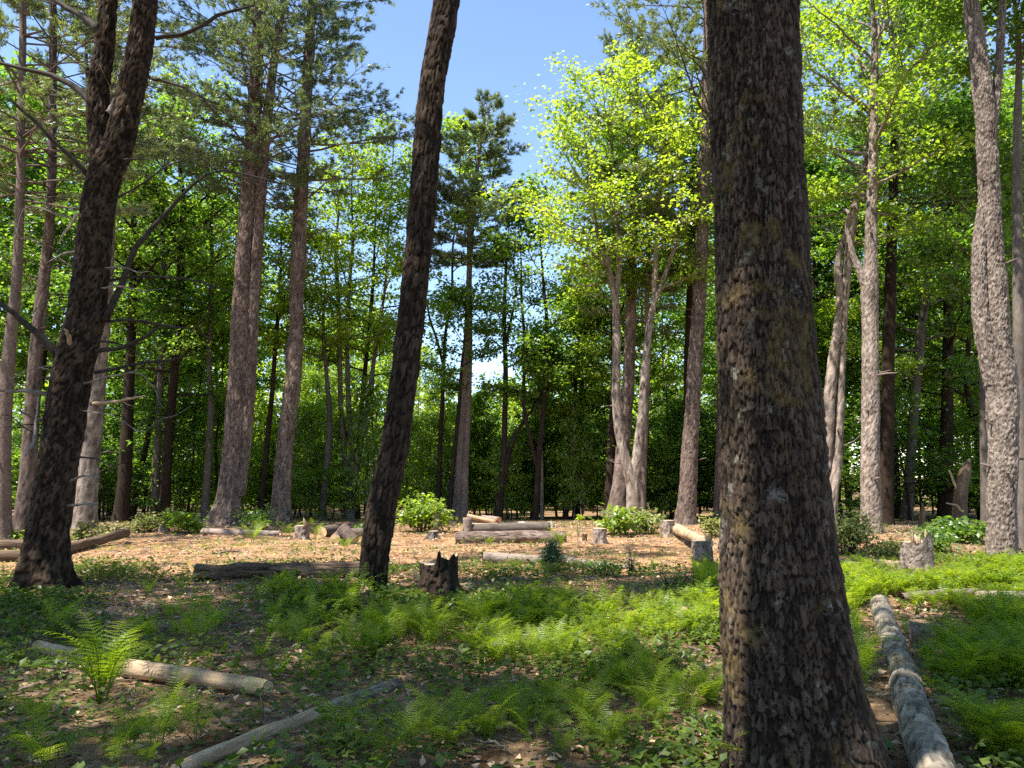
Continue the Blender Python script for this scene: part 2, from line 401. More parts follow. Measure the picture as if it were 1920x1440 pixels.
def ground_mat():
    m, nt, ns, ln = new_mat('forest_floor')
    out = node(ns, 'ShaderNodeOutputMaterial'); bs = node(ns, 'ShaderNodeBsdfPrincipled'); bs.inputs['Roughness'].default_value = 0.95
    bs.inputs['Specular IOR Level'].default_value = 0.1
    tc = node(ns, 'ShaderNodeTexCoord')
    def nz(s, d=6, r=0.6):
        n = node(ns, 'ShaderNodeTexNoise'); n.inputs['Scale'].default_value = s; n.inputs['Detail'].default_value = d; n.inputs['Roughness'].default_value = r
        ln.new(tc.outputs['Object'], n.inputs['Vector']); return n
    a = nz(0.8, 5); b = nz(14, 7, 0.75); c = nz(60, 4, 0.7)
    # needle litter of the clearing (orange tan) against leaf mould elsewhere
    sx = node(ns, 'ShaderNodeSeparateXYZ'); ln.new(tc.outputs['Object'], sx.inputs[0])
    def band(outp, lo0, lo1, hi0, hi1):
        u = node(ns, 'ShaderNodeMapRange', interpolation_type='SMOOTHSTEP'); u.inputs[1].default_value = lo0; u.inputs[2].default_value = lo1; ln.new(outp, u.inputs[0])
        d = node(ns, 'ShaderNodeMapRange', interpolation_type='SMOOTHSTEP'); d.inputs[1].default_value = hi1; d.inputs[2].default_value = hi0; ln.new(outp, d.inputs[0])
        k = node(ns, 'ShaderNodeMath', operation='MULTIPLY'); ln.new(u.outputs[0], k.inputs[0]); ln.new(d.outputs[0], k.inputs[1]); return k
    wy = node(ns, 'ShaderNodeMath', operation='MULTIPLY_ADD'); wy.inputs[1].default_value = 5.0; ln.new(a.outputs['Fac'], wy.inputs[0]); ln.new(sx.outputs['Y'], wy.inputs[2])
    by = band(wy.outputs[0], 11.0, 15.5, 26.0, 30.0); bx = band(sx.outputs['X'], -13.0, -9.0, 8.0, 12.0)
    clr = node(ns, 'ShaderNodeMath', operation='MULTIPLY'); ln.new(by.outputs[0], clr.inputs[0]); ln.new(bx.outputs[0], clr.inputs[1])
    r1 = ramp(ns, [(0.28, (0.10, 0.062, 0.036)), (0.5, (0.24, 0.15, 0.085)), (0.72, (0.42, 0.29, 0.18))]); ln.new(b.outputs['Fac'], r1.inputs[0])
    r2 = ramp(ns, [(0.25, (0.16, 0.080, 0.038)), (0.5, (0.36, 0.205, 0.105)), (0.75, (0.52, 0.35, 0.205))]); ln.new(b.outputs['Fac'], r2.inputs[0])
    mx = node(ns, 'ShaderNodeMix', data_type='RGBA'); ln.new(clr.outputs[0], mx.inputs['Factor']); ln.new(r1.outputs[0], mx.inputs[6]); ln.new(r2.outputs[0], mx.inputs[7])
    mr = node(ns, 'ShaderNodeMapRange'); mr.inputs[1].default_value = 0.3; mr.inputs[2].default_value = 0.7; mr.inputs[3].default_value = 0.6; mr.inputs[4].default_value = 1.3
    ln.new(c.outputs['Fac'], mr.inputs[0])
    mm = node(ns, 'ShaderNodeMix', data_type='RGBA', blend_type='MULTIPLY'); mm.inputs['Factor'].default_value = 1; ln.new(mx.outputs[2], mm.inputs[6]); ln.new(mr.outputs[0], mm.inputs[7])
    pa = nz(1.9, 6, 0.7); pr = ramp(ns, [(0.36, (0.42, 0.36, 0.32)), (0.52, (1, 1, 1)), (0.7, (1.12, 1.1, 1.05))]); ln.new(pa.outputs['Fac'], pr.inputs[0])
    m4 = node(ns, 'ShaderNodeMix', data_type='RGBA', blend_type='MULTIPLY'); m4.inputs['Factor'].default_value = 1; ln.new(mm.outputs[2], m4.inputs[6]); ln.new(pr.outputs[0], m4.inputs[7])
    ln.new(m4.outputs[2], bs.inputs['Base Color'])
    bp = node(ns, 'ShaderNodeBump'); bp.inputs['Strength'].default_value = 0.9; bp.inputs['Distance'].default_value = 0.03; ln.new(b.outputs['Fac'], bp.inputs['Height'])
    ln.new(bp.outputs[0], bs.inputs['Normal']); ln.new(bs.outputs[0], out.inputs[0])
    return m

M = {}
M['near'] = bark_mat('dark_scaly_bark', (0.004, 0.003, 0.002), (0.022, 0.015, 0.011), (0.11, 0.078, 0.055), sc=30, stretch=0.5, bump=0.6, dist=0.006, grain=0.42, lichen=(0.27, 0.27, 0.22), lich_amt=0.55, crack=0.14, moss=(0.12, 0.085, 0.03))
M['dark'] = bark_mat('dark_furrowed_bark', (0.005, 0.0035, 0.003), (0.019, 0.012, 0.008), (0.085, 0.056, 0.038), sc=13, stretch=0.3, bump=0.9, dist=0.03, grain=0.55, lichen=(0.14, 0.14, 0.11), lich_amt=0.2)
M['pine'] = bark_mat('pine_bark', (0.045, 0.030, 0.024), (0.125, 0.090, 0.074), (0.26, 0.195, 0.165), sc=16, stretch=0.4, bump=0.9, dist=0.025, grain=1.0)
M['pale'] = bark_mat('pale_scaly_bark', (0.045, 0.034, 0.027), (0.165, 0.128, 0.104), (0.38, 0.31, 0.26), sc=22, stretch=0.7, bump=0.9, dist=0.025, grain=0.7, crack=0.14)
M['grey'] = bark_mat('grey_bark', (0.04, 0.032, 0.027), (0.105, 0.085, 0.07), (0.21, 0.175, 0.15), sc=12, stretch=0.3, bump=0.6, dist=0.015)
M['log'] = bark_mat('log_bark', (0.07, 0.05, 0.04), (0.20, 0.15, 0.12), (0.36, 0.29, 0.24), sc=15, stretch=0.4, bump=0.8, dist=0.02)
M['rotlog'] = bark_mat('rotten_log_bark', (0.03, 0.02, 0.015), (0.12, 0.08, 0.055), (0.26, 0.18, 0.12), sc=11, stretch=0.12, bump=1.0, dist=0.03)
M['greylog'] = bark_mat('grey_log_bark', (0.040, 0.031, 0.022), (0.175, 0.142, 0.105), (0.41, 0.345, 0.265), sc=9, stretch=2.8, bump=0.7, dist=0.012, lichen=(0.50, 0.46, 0.38), lich_amt=0.6, crack=0.07, moss=(0.07, 0.068, 0.06))
M['bare'] = plain_mat('bare_weathered_wood', (0.20, 0.125, 0.07), (0.52, 0.385, 0.25), scale=6, stretch=(5, 5, 0.5), bump=0.5)
M['yellowwood'] = plain_mat('peeled_wood', (0.42, 0.27, 0.11), (0.62, 0.47, 0.24), scale=8, stretch=(4, 4, 0.6), bump=0.3)
M['splinter'] = plain_mat('splintered_wood', (0.20, 0.13, 0.08), (0.48, 0.34, 0.20), scale=10, stretch=(5, 5, 0.6), bump=0.7)
M['dead'] = plain_mat('dead_branch', (0.10, 0.085, 0.07), (0.26, 0.22, 0.19), scale=14, stretch=(1, 1, 1), bump=0.4)
M['twig'] = plain_mat('dark_twig', (0.018, 0.014, 0.011), (0.06, 0.048, 0.04), scale=14)
M['cut'] = cut_mat('sawn_wood', (0.34, 0.20, 0.10), (0.66, 0.48, 0.29))
M['cutorange'] = cut_mat('fresh_orange_wood', (0.55, 0.26, 0.10), (0.80, 0.48, 0.22))
M['cutred'] = cut_mat('orange_sawn_wood', (0.42, 0.13, 0.05), (0.66, 0.28, 0.12))
M['cutgrey'] = cut_mat('weathered_sawn_wood', (0.27, 0.19, 0.12), (0.55, 0.43, 0.30))
M['maple'] = leaf_mat('maple_leaf', (0.040, 0.085, 0.012), (0.085, 0.160, 0.018), (0.155, 0.230, 0.028), trans=0.6, tgain=2.7)
M['bright'] = leaf_mat('bright_sunlit_leaf', (0.080, 0.135, 0.014), (0.145, 0.222, 0.020), (0.220, 0.285, 0.030), trans=0.6, tgain=2.7)  # lighter yellow-green; full sun on the foliage is put into the colour
M['deep'] = leaf_mat('dark_shaded_leaf', (0.034, 0.078, 0.012), (0.070, 0.140, 0.017), (0.120, 0.195, 0.025), trans=0.6, tgain=2.7)  # darker green; shade inside the woods is put into the leaf colour
M['needle'] = leaf_mat('pine_needle', (0.075, 0.115, 0.048), (0.13, 0.18, 0.072), (0.20, 0.24, 0.095), trans=0.42, tgain=1.7, gloss=0.08, patch=0.9)
M['fir'] = leaf_mat('fir_needle', (0.012, 0.040, 0.018), (0.022, 0.065, 0.025), (0.05, 0.11, 0.035), trans=0.2, tgain=1.4, gloss=0.05)
M['hemlock'] = leaf_mat('hemlock_needle', (0.10, 0.13, 0.03), (0.17, 0.20, 0.05), (0.26, 0.27, 0.09), trans=0.35, tgain=1.5, gloss=0.03, patch=2)
M['fern'] = leaf_mat('fern_frond', (0.070, 0.130, 0.010), (0.150, 0.225, 0.015), (0.250, 0.300, 0.020), trans=0.55, tgain=2.2, gloss=0.025, patch=1.5)
M['cover'] = leaf_mat('ground_leaf', (0.040, 0.075, 0.012), (0.080, 0.130, 0.018), (0.150, 0.195, 0.030), trans=0.42, tgain=1.7, gloss=0.03, patch=1.2)
M['litter'] = plain_mat('dead_leaf', (0.13, 0.075, 0.04), (0.52, 0.37, 0.235), scale=3, rough=0.75, bump=0.1, island=0.9)
M['ground'] = ground_mat()

# ------------------------------------------------------------------ ground
def axis(a, b, fine0, fine1, df, grow):
    x = list(np.arange(fine0, fine1 + 1e-6, df)); d = df
    while x[-1] < b: d *= grow; x.append(x[-1] + d)
    d = df
    while x[0] > a: d *= grow; x.insert(0, x[0] - d)
    return np.array(x)
xs = axis(-600, 600, -14, 14, 0.14, 1.25); ys = axis(-400, 900, 2, 27, 0.14, 1.22)
GX, GY = np.meshgrid(xs, ys); GZ = ground_z(GX, GY)
near = np.exp(-((GX / 14) ** 4)) * np.clip((30 - GY) / 4, 0, 1) * np.clip((GY + 3) / 4, 0, 1)
GZ = GZ + near * 0.05 * fbm(np.stack([GX * 2.2, GY * 2.2, GX * 0], -1), 3)
mb = MB(); nx = len(xs); ny = len(ys)
i, j = np.meshgrid(np.arange(ny - 1), np.arange(nx - 1), indexing='ij'); a = (i * nx + j).ravel()
mb.add(np.stack([GX, GY, GZ], -1).reshape(-1, 3), None, np.stack([a, a + 1, a + nx + 1, a + nx], -1))
go = mb.build('ground', M['ground'], smooth=True); go['kind'] = 'structure'

# ------------------------------------------------------------------ tree builders
def limb_path(start, d, L, n=7, up=0.15, wig=0.06):
    s = np.linspace(0, 1, n)[:, None]
    w = rng.normal(size=(n, 3)) * wig * L * 0.35; w[0] = 0
    w = np.cumsum(w, 0) * 0.6
    return start + d * L * s + np.array([0, 0, 1.0]) * up * L * s ** 2 + w

def at_height(path, rad, z):
    k = np.clip(np.searchsorted(path[:, 2], z), 1, len(path) - 1)
    t = (z - path[k - 1, 2]) / max(path[k, 2] - path[k - 1, 2], 1e-6); t = min(max(t, 0), 1)
    return path[k - 1] * (1 - t) + path[k] * t, rad[k - 1] * (1 - t) + rad[k] * t

def deciduous(stems, z0, z1, Rc, nl=22, leaf=0.13, nleaf=26, nsub=7, csz=0.27, wood=None, crown=None, bias=None, elev=(10, 55), lopen=0.0):
    """limbs, side branches and leaf sprays on the given stems (local paths)"""
    ga = rng.uniform(0, 6.28); k = 0
    Pc = []; 
    for (path, rad) in stems:
        if path[-1, 2] < z0 + 0.8: continue
        top = min(z1, path[-1, 2])
        n = max(4, int(nl / len(stems)))
        for q in range(n):
            t = (q + rng.uniform(0, 1)) / n
            z = z0 + (top - z0) * t
            p, r = at_height(path, rad, z)
            ga += 2.399 + rng.normal() * 0.5
            L = Rc * (math.sin(math.pi * (0.18 + 0.74 * t)) ** 0.8) * rng.uniform(0.7, 1.15)
            el = R(elev[0] + (elev[1] - elev[0]) * t + rng.normal() * 9)
            d = np.array([math.cos(ga) * math.cos(el), math.sin(ga) * math.cos(el), math.sin(el)])
            if bias is not None: d = unit(d + bias)
            lp = limb_path(p, d, L, 7, up=0.08)
            lr = min(r * 0.55, 0.012 + 0.018 * L)
            tube(wood, lp, np.linspace(lr, 0.008, 7), 5, cap=False)
            for h in range(nsub):
                s = 0.28 + 0.72 * (h + rng.uniform(0, 1)) / nsub
                i0 = min(int(s * 6), 5); f = s * 6 - i0
                sp = lp[i0] * (1 - f) + lp[i0 + 1] * f
                sd = unit(d + rng.normal(size=3) * np.array([0.75, 0.75, 0.35]))
                sL = L * rng.uniform(0.22, 0.42) * (1.15 - 0.5 * s) + 0.25
                bp = limb_path(sp, sd, sL, 4, up=-0.05)
                tube(wood, bp, np.linspace(max(lr * 0.35, 0.009), 0.004, 4), 4, cap=False)
                Pc.append(bp[1:]); 
    Pc = np.concatenate(Pc)
    if lopen > 0: Pc = Pc[rng.uniform(size=len(Pc)) > lopen]
    C = np.repeat(Pc, nleaf, 0); n = len(C)
    off = rng.normal(size=(n, 3)) * np.array([csz, csz, csz * 0.32])
    D = rng.normal(size=(n, 3)) * np.array([1, 1, 0.4]) + off * 1.2; D[:, 2] -= 0.35
    N = rng.normal(size=(n, 3)) * 0.55 + np.array([0, 0, 1.0]) + np.array([-0.25, -0.15, 0])
    leaves(crown, C + off, D, N, leaf * rng.uniform(0.6, 1.25, n))

def pine(stems, z0, z1, Rc, step=0.42, tuft=15, nlen=0.16, nw=0.024, wood=None, crown=None, dead0=None, subs=10, nper=4, droop=0.0, upturn=0.12):
    ga = rng.uniform(0, 6.28); TP = []; TD = []
    for (path, rad) in stems:
        top = min(z1, path[-1, 2]); z = z0
        while z < top:
            t = (z - z0) / (top - z0 + 1e-6)
            for w in range(nper):
                ga += 2 * math.pi / nper + rng.normal() * 0.35
                if rng.uniform() < 0.22: continue
                zz = z + rng.normal() * 0.10
                p, r = at_height(path, rad, zz)
                L = Rc * (0.30 + 0.75 * (1 - t) ** 0.75) * rng.uniform(0.55, 1.15) * (0.75 if t < 0.06 else 1)
                el = R(-2 + 30 * t + rng.normal() * 7) - droop
                d = np.array([math.cos(ga) * math.cos(el), math.sin(ga) * math.cos(el), math.sin(el)])
                lp = limb_path(p, d, L, 8, up=upturn, wig=0.05)
                lr = min(r * 0.35, 0.010 + 0.008 * L)
                tube(wood, lp, np.linspace(lr, 0.006, 8), 5, cap=False)
                lat = unit(np.cross(d, [0, 0, 1.0]))
                for h in range(subs):
                    s = 0.44 + 0.56 * (h + rng.uniform(0, 1)) / subs
                    i0 = min(int(s * 7), 6); f = s * 7 - i0
                    sp = lp[i0] * (1 - f) + lp[i0 + 1] * f
                    sg = 1 if (h % 2) else -1
                    sd = unit(d * rng.uniform(0.5, 1.1) + lat * sg * rng.uniform(0.4, 1.1) + np.array([0, 0, rng.uniform(-0.05, 0.3)]))
                    sL = L * rng.uniform(0.16, 0.34) * (1.25 - 0.7 * s) + 0.12
                    bp = limb_path(sp, sd, sL, 4, up=0.1)
                    tube(wood, bp, np.linspace(0.010, 0.004, 4), 3, cap=False)
                    m = 3 + int(sL / 0.10)
                    ss = rng.uniform(0.25, 1.02, m)[:, None]
                    TP.append(sp + sd * sL * ss + np.array([0, 0, 0.1]) * sL * ss ** 2 + rng.normal(size=(m, 3)) * 0.04); TD.append(np.repeat(sd[None], m, 0))
            z += step * rng.uniform(0.7, 1.3)
        if dead0 is not None:
            z = dead0
            while z < z0:
                ga += 2.1 + rng.normal() * 0.6
                p, r = at_height(path, rad, z)
                L = rng.uniform(0.5, 2.0) * min(1, Rc / 3); el = R(rng.uniform(-15, 30))
                d = np.array([math.cos(ga) * math.cos(el), math.sin(ga) * math.cos(el), math.sin(el)])
                lp = limb_path(p, d, L, 6, up=rng.uniform(-0.2, 0.2), wig=0.12)
                tube(wood, lp, np.linspace(0.016, 0.004, 6), 4, cap=False)
                for h in range(int(L * 2)):
                    sp = lp[rng.integers(2, 5)]
                    tube(wood, limb_path(sp, unit(d + rng.normal(size=3) * 0.6), rng.uniform(.2, .6), 4, wig=.15), np.linspace(0.007, 0.002, 4), 3, cap=False)
                z += rng.uniform(0.12, 0.45)
    TP = np.concatenate(TP); TD = np.concatenate(TD)
    C = np.repeat(TP, tuft, 0); D = np.repeat(TD, tuft, 0) + rng.normal(size=(len(C), 3)) * 0.62
    D[:, 2] += 0.12
    needles(crown, C + rng.normal(size=C.shape) * 0.015, D, nlen * rng.uniform(0.7, 1.2, len(C)), nw)

def trace(stem, Y, H=None, Ytop=None, minr=0.02, base=True):
    """pixel polyline (x, y, width) at depth Y -> world path and radii, carried on to height H"""
    pts = []; rad = []
    for k, (px, py, w) in enumerate(stem):
        f = k / max(len(stem) - 1, 1)
        y = Y + (0 if Ytop is None else (Ytop - Y) * f)
        p = P(px, py, y); pts.append(p); rad.append(w * 0.5 / FPX * cam_depth(p))
    pts = np.array(pts); rad = np.array(rad)
    if base:
        pts[0, 2] = gz(pts[0, 0], pts[0, 1]) - 0.08
    if H and pts[-1, 2] < H:
        d = unit(pts[-1] - pts[-2]); d = unit(d * 0.5 + np.array([0, 0, 0.6]))
        n = max(2, int((H - pts[-1, 2]) / 2.0)); r0 = rad[-1]; p0 = pts[-1].copy(); ex = []; er = []
        for k in range(1, n + 1):
            f = k / n; ex.append(p0 + d * (H - p0[2]) / d[2] * f + np.append(rng.normal(size=2) * 0.12, 0)); er.append(max(r0 * (1 - 0.9 * f), minr))
        pts = np.concatenate([pts, ex]); rad = np.concatenate([rad, er])
    return pts, rad

def traced_tree(name, label, cat, kind, Y, stems, H, crown=None, mat='grey', leafmat='maple', nseg=14, flare=0.35, flare_h=0.35, lump=0.05, ncell=0, hcell=0.12, amp=0.01, dead0=None, group=None, rowstep=0.25, burls=(), nroot=5, fine_h=None, **kw):
    paths = []
    for k, st in enumerate(stems):
        Ht = H[k] if isinstance(H, (list, tuple)) else H
        paths.append(trace(st, Y, Ht, base=(k == 0)))
    b = paths[0][0][0].copy(); b[2] = gz(b[0], b[1])
    t = thing(name, label, cat, b, group=group)
    wood = MB(); cr = MB(); loc = []
    for k, (pts, rad) in enumerate(paths):
        lp = pts - b; loc.append((lp, rad))
        ln_ = np.sum(np.linalg.norm(np.diff(lp, axis=0), axis=1))
        wood.add(*trunk_mesh(lp, rad, nseg, max(8, int(ln_ / rowstep)), ncell=(ncell if k == 0 else max(0, int(ncell * 0.6))), hcell=hcell, amp=amp, lump=lump,
                             flare=(flare if k == 0 else 0), flare_h=flare_h, nroot=nroot, seed=rng.integers(50), fine_h=fine_h, burls=[(np.asarray(q[0]) - b, q[1], q[2]) for q in burls]))
    if mat in ('pine', 'pale') and nseg > 14:
        lp, rd = loc[0]
        for q in range(16):
            z = rng.uniform(0.8, min(13, lp[-1, 2])); p, r = at_height(lp, rd, z); a_ = rng.uniform(0, 6.28); d = unit(np.array([math.cos(a_), math.sin(a_), rng.uniform(-0.2, 0.5)]))
            L_ = rng.uniform(0.05, 0.28) if rng.uniform() < 0.7 else rng.uniform(0.3, 0.8); w_ = rng.uniform(0.012, 0.028)
            tube(wood, np.array([p + d * r * 0.7, p + d * (r + L_ * 0.5), p + d * (r + L_) + rng.normal(size=3) * L_ * 0.12]), [w_ * 1.5, w_, w_ * 0.5], 5)
    if crown:
        z0, z1, Rc = crown
        if kind == 'pine': pine(loc, z0, z1, Rc, wood=wood, crown=cr, dead0=dead0, **kw)
        else: deciduous(loc, z0, z1, Rc, wood=wood, crown=cr, **kw)
    wood.build('trunk', M[mat], t, smooth=True)
    if cr.n: cr.build('crown', M[leafmat], t)
    return t

# ------------------------------------------------------------------ the trees that can be told apart in the photograph
# thick scaly pine close to the camera
def edge_stem(rows): return [((a + b) / 2.0, y, (b - a) * 0.955) for (y, a, b) in rows]
near_rows = [(1500, 1352, 1668), (1400, 1360, 1636), (1300, 1358, 1612), (1200, 1352, 1594), (1100, 1350, 1576), (1000, 1352, 1560), (800, 1350, 1540), (600, 1345, 1522), (400, 1340, 1510), (200, 1332, 1499), (0, 1329, 1494)]
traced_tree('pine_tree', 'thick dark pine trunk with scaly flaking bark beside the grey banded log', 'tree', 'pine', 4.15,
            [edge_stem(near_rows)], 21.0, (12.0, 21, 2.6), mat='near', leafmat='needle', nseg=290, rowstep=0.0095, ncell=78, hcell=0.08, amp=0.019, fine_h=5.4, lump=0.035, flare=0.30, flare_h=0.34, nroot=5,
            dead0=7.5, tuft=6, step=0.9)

# slanting dark trunk left of the jagged stump
traced_tree('maple_tree', 'dark slanting bare trunk with furrowed bark beside the jagged stump', 'tree', 'deciduous', 10.9,
            [[(697, 1118, 52), (700, 1080, 49), (706, 1018, 51), (720, 930, 50), (737, 852, 50), (750, 760, 48), (760, 685, 49), (776, 550, 48), (788, 420, 47), (800, 280, 48), (812, 150, 45), (832, 40, 46), (838, 0, 46)]], 17.0,
            (13.0, 17, 2.0), mat='dark', leafmat='maple', nseg=72, rowstep=0.035, fine_h=9.5, ncell=20, hcell=0.22, amp=0.028, lump=0.07, flare=0.25, flare_h=0.3, nl=12, nsub=5, nleaf=16, leaf=0.15)

# forked dark pine at the left with many dead branches
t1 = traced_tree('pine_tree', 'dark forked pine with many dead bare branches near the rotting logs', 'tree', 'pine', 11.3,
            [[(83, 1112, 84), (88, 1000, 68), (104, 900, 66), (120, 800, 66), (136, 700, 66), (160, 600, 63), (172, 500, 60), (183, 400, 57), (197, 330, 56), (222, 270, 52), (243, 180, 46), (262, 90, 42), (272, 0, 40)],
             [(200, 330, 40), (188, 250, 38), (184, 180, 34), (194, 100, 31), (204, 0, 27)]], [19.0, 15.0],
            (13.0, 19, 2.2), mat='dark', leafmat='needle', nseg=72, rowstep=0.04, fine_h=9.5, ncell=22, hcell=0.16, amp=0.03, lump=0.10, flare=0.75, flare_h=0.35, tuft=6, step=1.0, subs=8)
b1 = np.array(t1.location)
def extra_branch(parent, base, pts, Y, mat, name='branch', n=14, lum=0.0, dY=0.0):
    q = np.array([np.append(P(px, py, Y + dY * k / max(len(pts) - 1, 1)), 0) for k, (px, py, w) in enumerate(pts)])
    for k, (px, py, w) in enumerate(pts): q[k, 3] = w * 0.5 / FPX * cam_depth(q[k, :3])
    q = smooth_path(q, n); q[:, :3] += np.cumsum(rng.normal(size=(n, 3)) * 0.008, 0)
    m = MB(); tube(m, q[:, :3] - base, np.maximum(q[:, 3], 0.004), 7)
    d0 = unit(q[-1, :3] - q[0, :3])
    L = np.linalg.norm(q[-1, :3] - q[0, :3])
    for h in range(int(L * 1.6)):
        k = rng.integers(n // 3, n)
        tube(m, limb_path(q[k, :3] - base, unit(d0 + rng.normal(size=3) * 0.8), rng.uniform(0.15, 0.5), 5, wig=0.16), np.linspace(0.007, 0.002, 5), 4)
    return m.build(name, M[mat], parent, smooth=True)
B1 = [
    ([(196, 600, 15), (222, 540, 12), (250, 462, 11), (300, 405, 8), (345, 355, 6), (400, 318, 4), (470, 330, 3), (530, 345, 2)], 'twig', 0.3),
    ([(110, 668, 18), (78, 630, 14), (45, 600, 12), (0, 562, 10), (-60, 520, 8)], 'twig', -0.4),
    ([(180, 660, 9), (230, 650, 8), (270, 630, 6), (300, 612, 3)], 'twig', -0.5),
    ([(176, 700, 7), (240, 690, 6), (330, 678, 4), (360, 672, 2)], 'twig', 0.3),
    ([(170, 757, 8), (220, 752, 6), (270, 742, 3)], 'bare', -0.6),
    ([(190, 602, 6), (260, 602, 5), (330, 612, 4), (365, 610, 2)], 'twig', 0.4),
    ([(190, 530, 6), (250, 520, 5), (340, 522, 4), (430, 545, 2)], 'twig', 0.6),
    ([(140, 664, 10), (128, 640, 8), (115, 622, 3)], 'bare', -0.5),
    ([(100, 745, 9), (60, 738, 8), (20, 735, 5), (-30, 728, 4)], 'dead', -0.4),
    ([(96, 790, 7), (60, 782, 5), (38, 770, 4)], 'dead', -0.6),
    ([(72, 745, 4), (70, 780, 4), (68, 830, 5), (55, 858, 3)], 'dead', -0.8),
    ([(160, 430, 6), (150, 405, 6), (128, 430, 5), (110, 460, 2)], 'bare', -0.5),
    ([(182, 200, 16), (150, 170, 13), (95, 140, 10), (30, 128, 7), (-20, 120, 5)], 'twig', 0.4),
    ([(186, 60, 14), (150, 30, 12), (100, 0, 9), (60, -30, 7)], 'twig', 0.3),
    ([(168, 330, 12), (130, 290, 9), (80, 240, 7), (20, 190, 5)], 'twig', -0.5),
    ([(292, 72, 9), (350, 60, 8), (410, 30, 7), (480, 10, 4)], 'twig', 0.5),
    ([(280, 145, 7), (330, 160, 5), (400, 195, 3)], 'twig', -0.3),
    ([(125, 905, 5), (160, 895, 4), (185, 896, 3)], 'dead', -0.3),
    ([(125, 950, 6), (160, 945, 5), (180, 948, 3)], 'dead', -0.2),
    ([(206, 215, 18), (220, 190, 15), (236, 165, 9), (243, 150, 3)], 'dead', -0.1),
]
for pts, mt, dy in B1: extra_branch(t1, b1, pts, 11.25, mt, dY=dy)
for (px, py, sg) in [(120, 800, -1), (165, 560, -1), (150, 640, 1), (176, 500, 1), (140, 720, 1), (112, 860, 1), (118, 830, -1), (168, 540, 1), (150, 690, -1), (182, 420, -1), (186, 380, 1), (130, 770, 1), (172, 470, -1), (205, 300, 1)]:
    L_ = rng.uniform(50, 150); dr = rng.normal() * 0.25; w_ = rng.uniform(2.5, 5.0)
    extra_branch(t1, b1, [(px + sg * 18, py, w_), (px + sg * (30 + L_ * 0.4), py + L_ * (dr * 0.4 - 0.05), w_ * 0.8), (px + sg * (30 + L_ * 0.75), py + L_ * dr, w_ * 0.6), (px + sg * (30 + L_), py + L_ * (dr + rng.normal() * 0.18), w_ * 0.35)], 11.2, 'dead' if rng.uniform() < 0.6 else 'twig', dY=rng.uniform(-0.8, 0.5), n=10)
# the pair of grown-together pines
traced_tree('pine_tree', 'twin grown-together pine trunks with flared pinkish base behind the short thin log', 'tree', 'pine', 24.4,
            [[(421, 993, 50), (428, 940, 40), (436, 860, 38), (443, 780, 38), (449, 700, 38), (453, 600, 36), (458, 500, 31), (464, 400, 28), (471, 300, 27), (478, 180, 24), (484, 60, 20), (486, 0, 19)],
             [(452, 930, 16), (460, 820, 22), (468, 700, 24), (473, 600, 22), (480, 500, 20), (488, 380, 19), (496, 270, 18), (508, 160, 15), (525, 40, 12), (532, 0, 11)]], [25, 23],
            (11.0, 25, 3.6), mat='pine', leafmat='needle', nseg=76, rowstep=0.06, fine_h=17, ncell=30, hcell=0.20, amp=0.028, flare=0.95, flare_h=0.55, nroot=5, dead0=8.6, tuft=9, step=0.55)
traced_tree('pine_tree', 'tall pine with a bent trunk and broken side limb right of the twin pine', 'tree', 'pine', 26.0,
            [[(527, 985, 38), (528, 930, 33), (533, 850, 30), (541, 780, 29), (549, 720, 29), (555, 640, 25), (556, 560, 24), (559, 470, 25), (564, 380, 24), (570, 280, 22), (575, 180, 19), (580, 80, 17), (585, 0, 15)],
             [(545, 720, 14), (541, 660, 10), (549, 620, 8), (560, 590, 7), (566, 540, 6), (572, 480, 5), (572, 440, 3)]], [24, None],
            (11.2, 24, 4.2), mat='pine', leafmat='needle', nseg=56, rowstep=0.07, fine_h=17, ncell=24, hcell=0.18, amp=0.022, flare=0.25, flare_h=0.4, dead0=8.0, tuft=10, step=0.5)
traced_tree('pine_tree', 'slender grey pine standing behind the forked dark pine', 'tree', 'pine', 20.5,
            [[(42, 1000, 36), (50, 920, 29), (58, 800, 26), (66, 680, 23), (78, 560, 20), (90, 460, 17), (96, 360, 15), (98, 240, 14), (99, 120, 12), (99, 0, 11)]], 17,
            (9.5, 17, 3.2), mat='pine', leafmat='needle', nseg=22, rowstep=0.15, ncell=14, hcell=0.16, amp=0.015, dead0=6.5, tuft=9, step=0.55)
traced_tree('pine_tree', 'reddish brown pine trunk at the end of the two rotting logs', 'tree', 'pine', 18.5,
            [[(4, 1012, 34), (5, 900, 28), (8, 780, 26), (18, 650, 22), (30, 540, 18), (36, 420, 16), (40, 200, 13), (42, 0, 11)]], 19,
            (8.5, 19, 3.6), mat='pine', leafmat='needle', nseg=20, rowstep=0.2, dead0=6, tuft=9, step=0.5)
traced_tree('pine_tree', 'sunlit grey-brown pine trunk half hidden behind the forked dark pine', 'tree', 'pine', 22.8,
            [[(158, 990, 40), (164, 920, 35), (170, 840, 34), (178, 760, 32), (184, 690, 30), (192, 600, 28), (200, 480, 25), (206, 300, 22), (210, 100, 18), (212, 0, 16)]], 22,
            (12.5, 22, 3.6), mat='pale', leafmat='needle', nseg=26, rowstep=0.15, ncell=18, hcell=0.12, amp=0.018, dead0=10, tuft=9, step=0.6)
traced_tree('pine_tree', 'thin shaded pine trunk close beside the sunlit grey-brown trunk', 'tree', 'pine', 23.4,
            [[(140, 985, 17), (146, 880, 16), (152, 760, 15), (160, 600, 14), (166, 400, 12), (170, 200, 10)]], 17, (11.5, 17, 2.6), mat='dark', leafmat='needle', nseg=12, tuft=7, step=0.7)
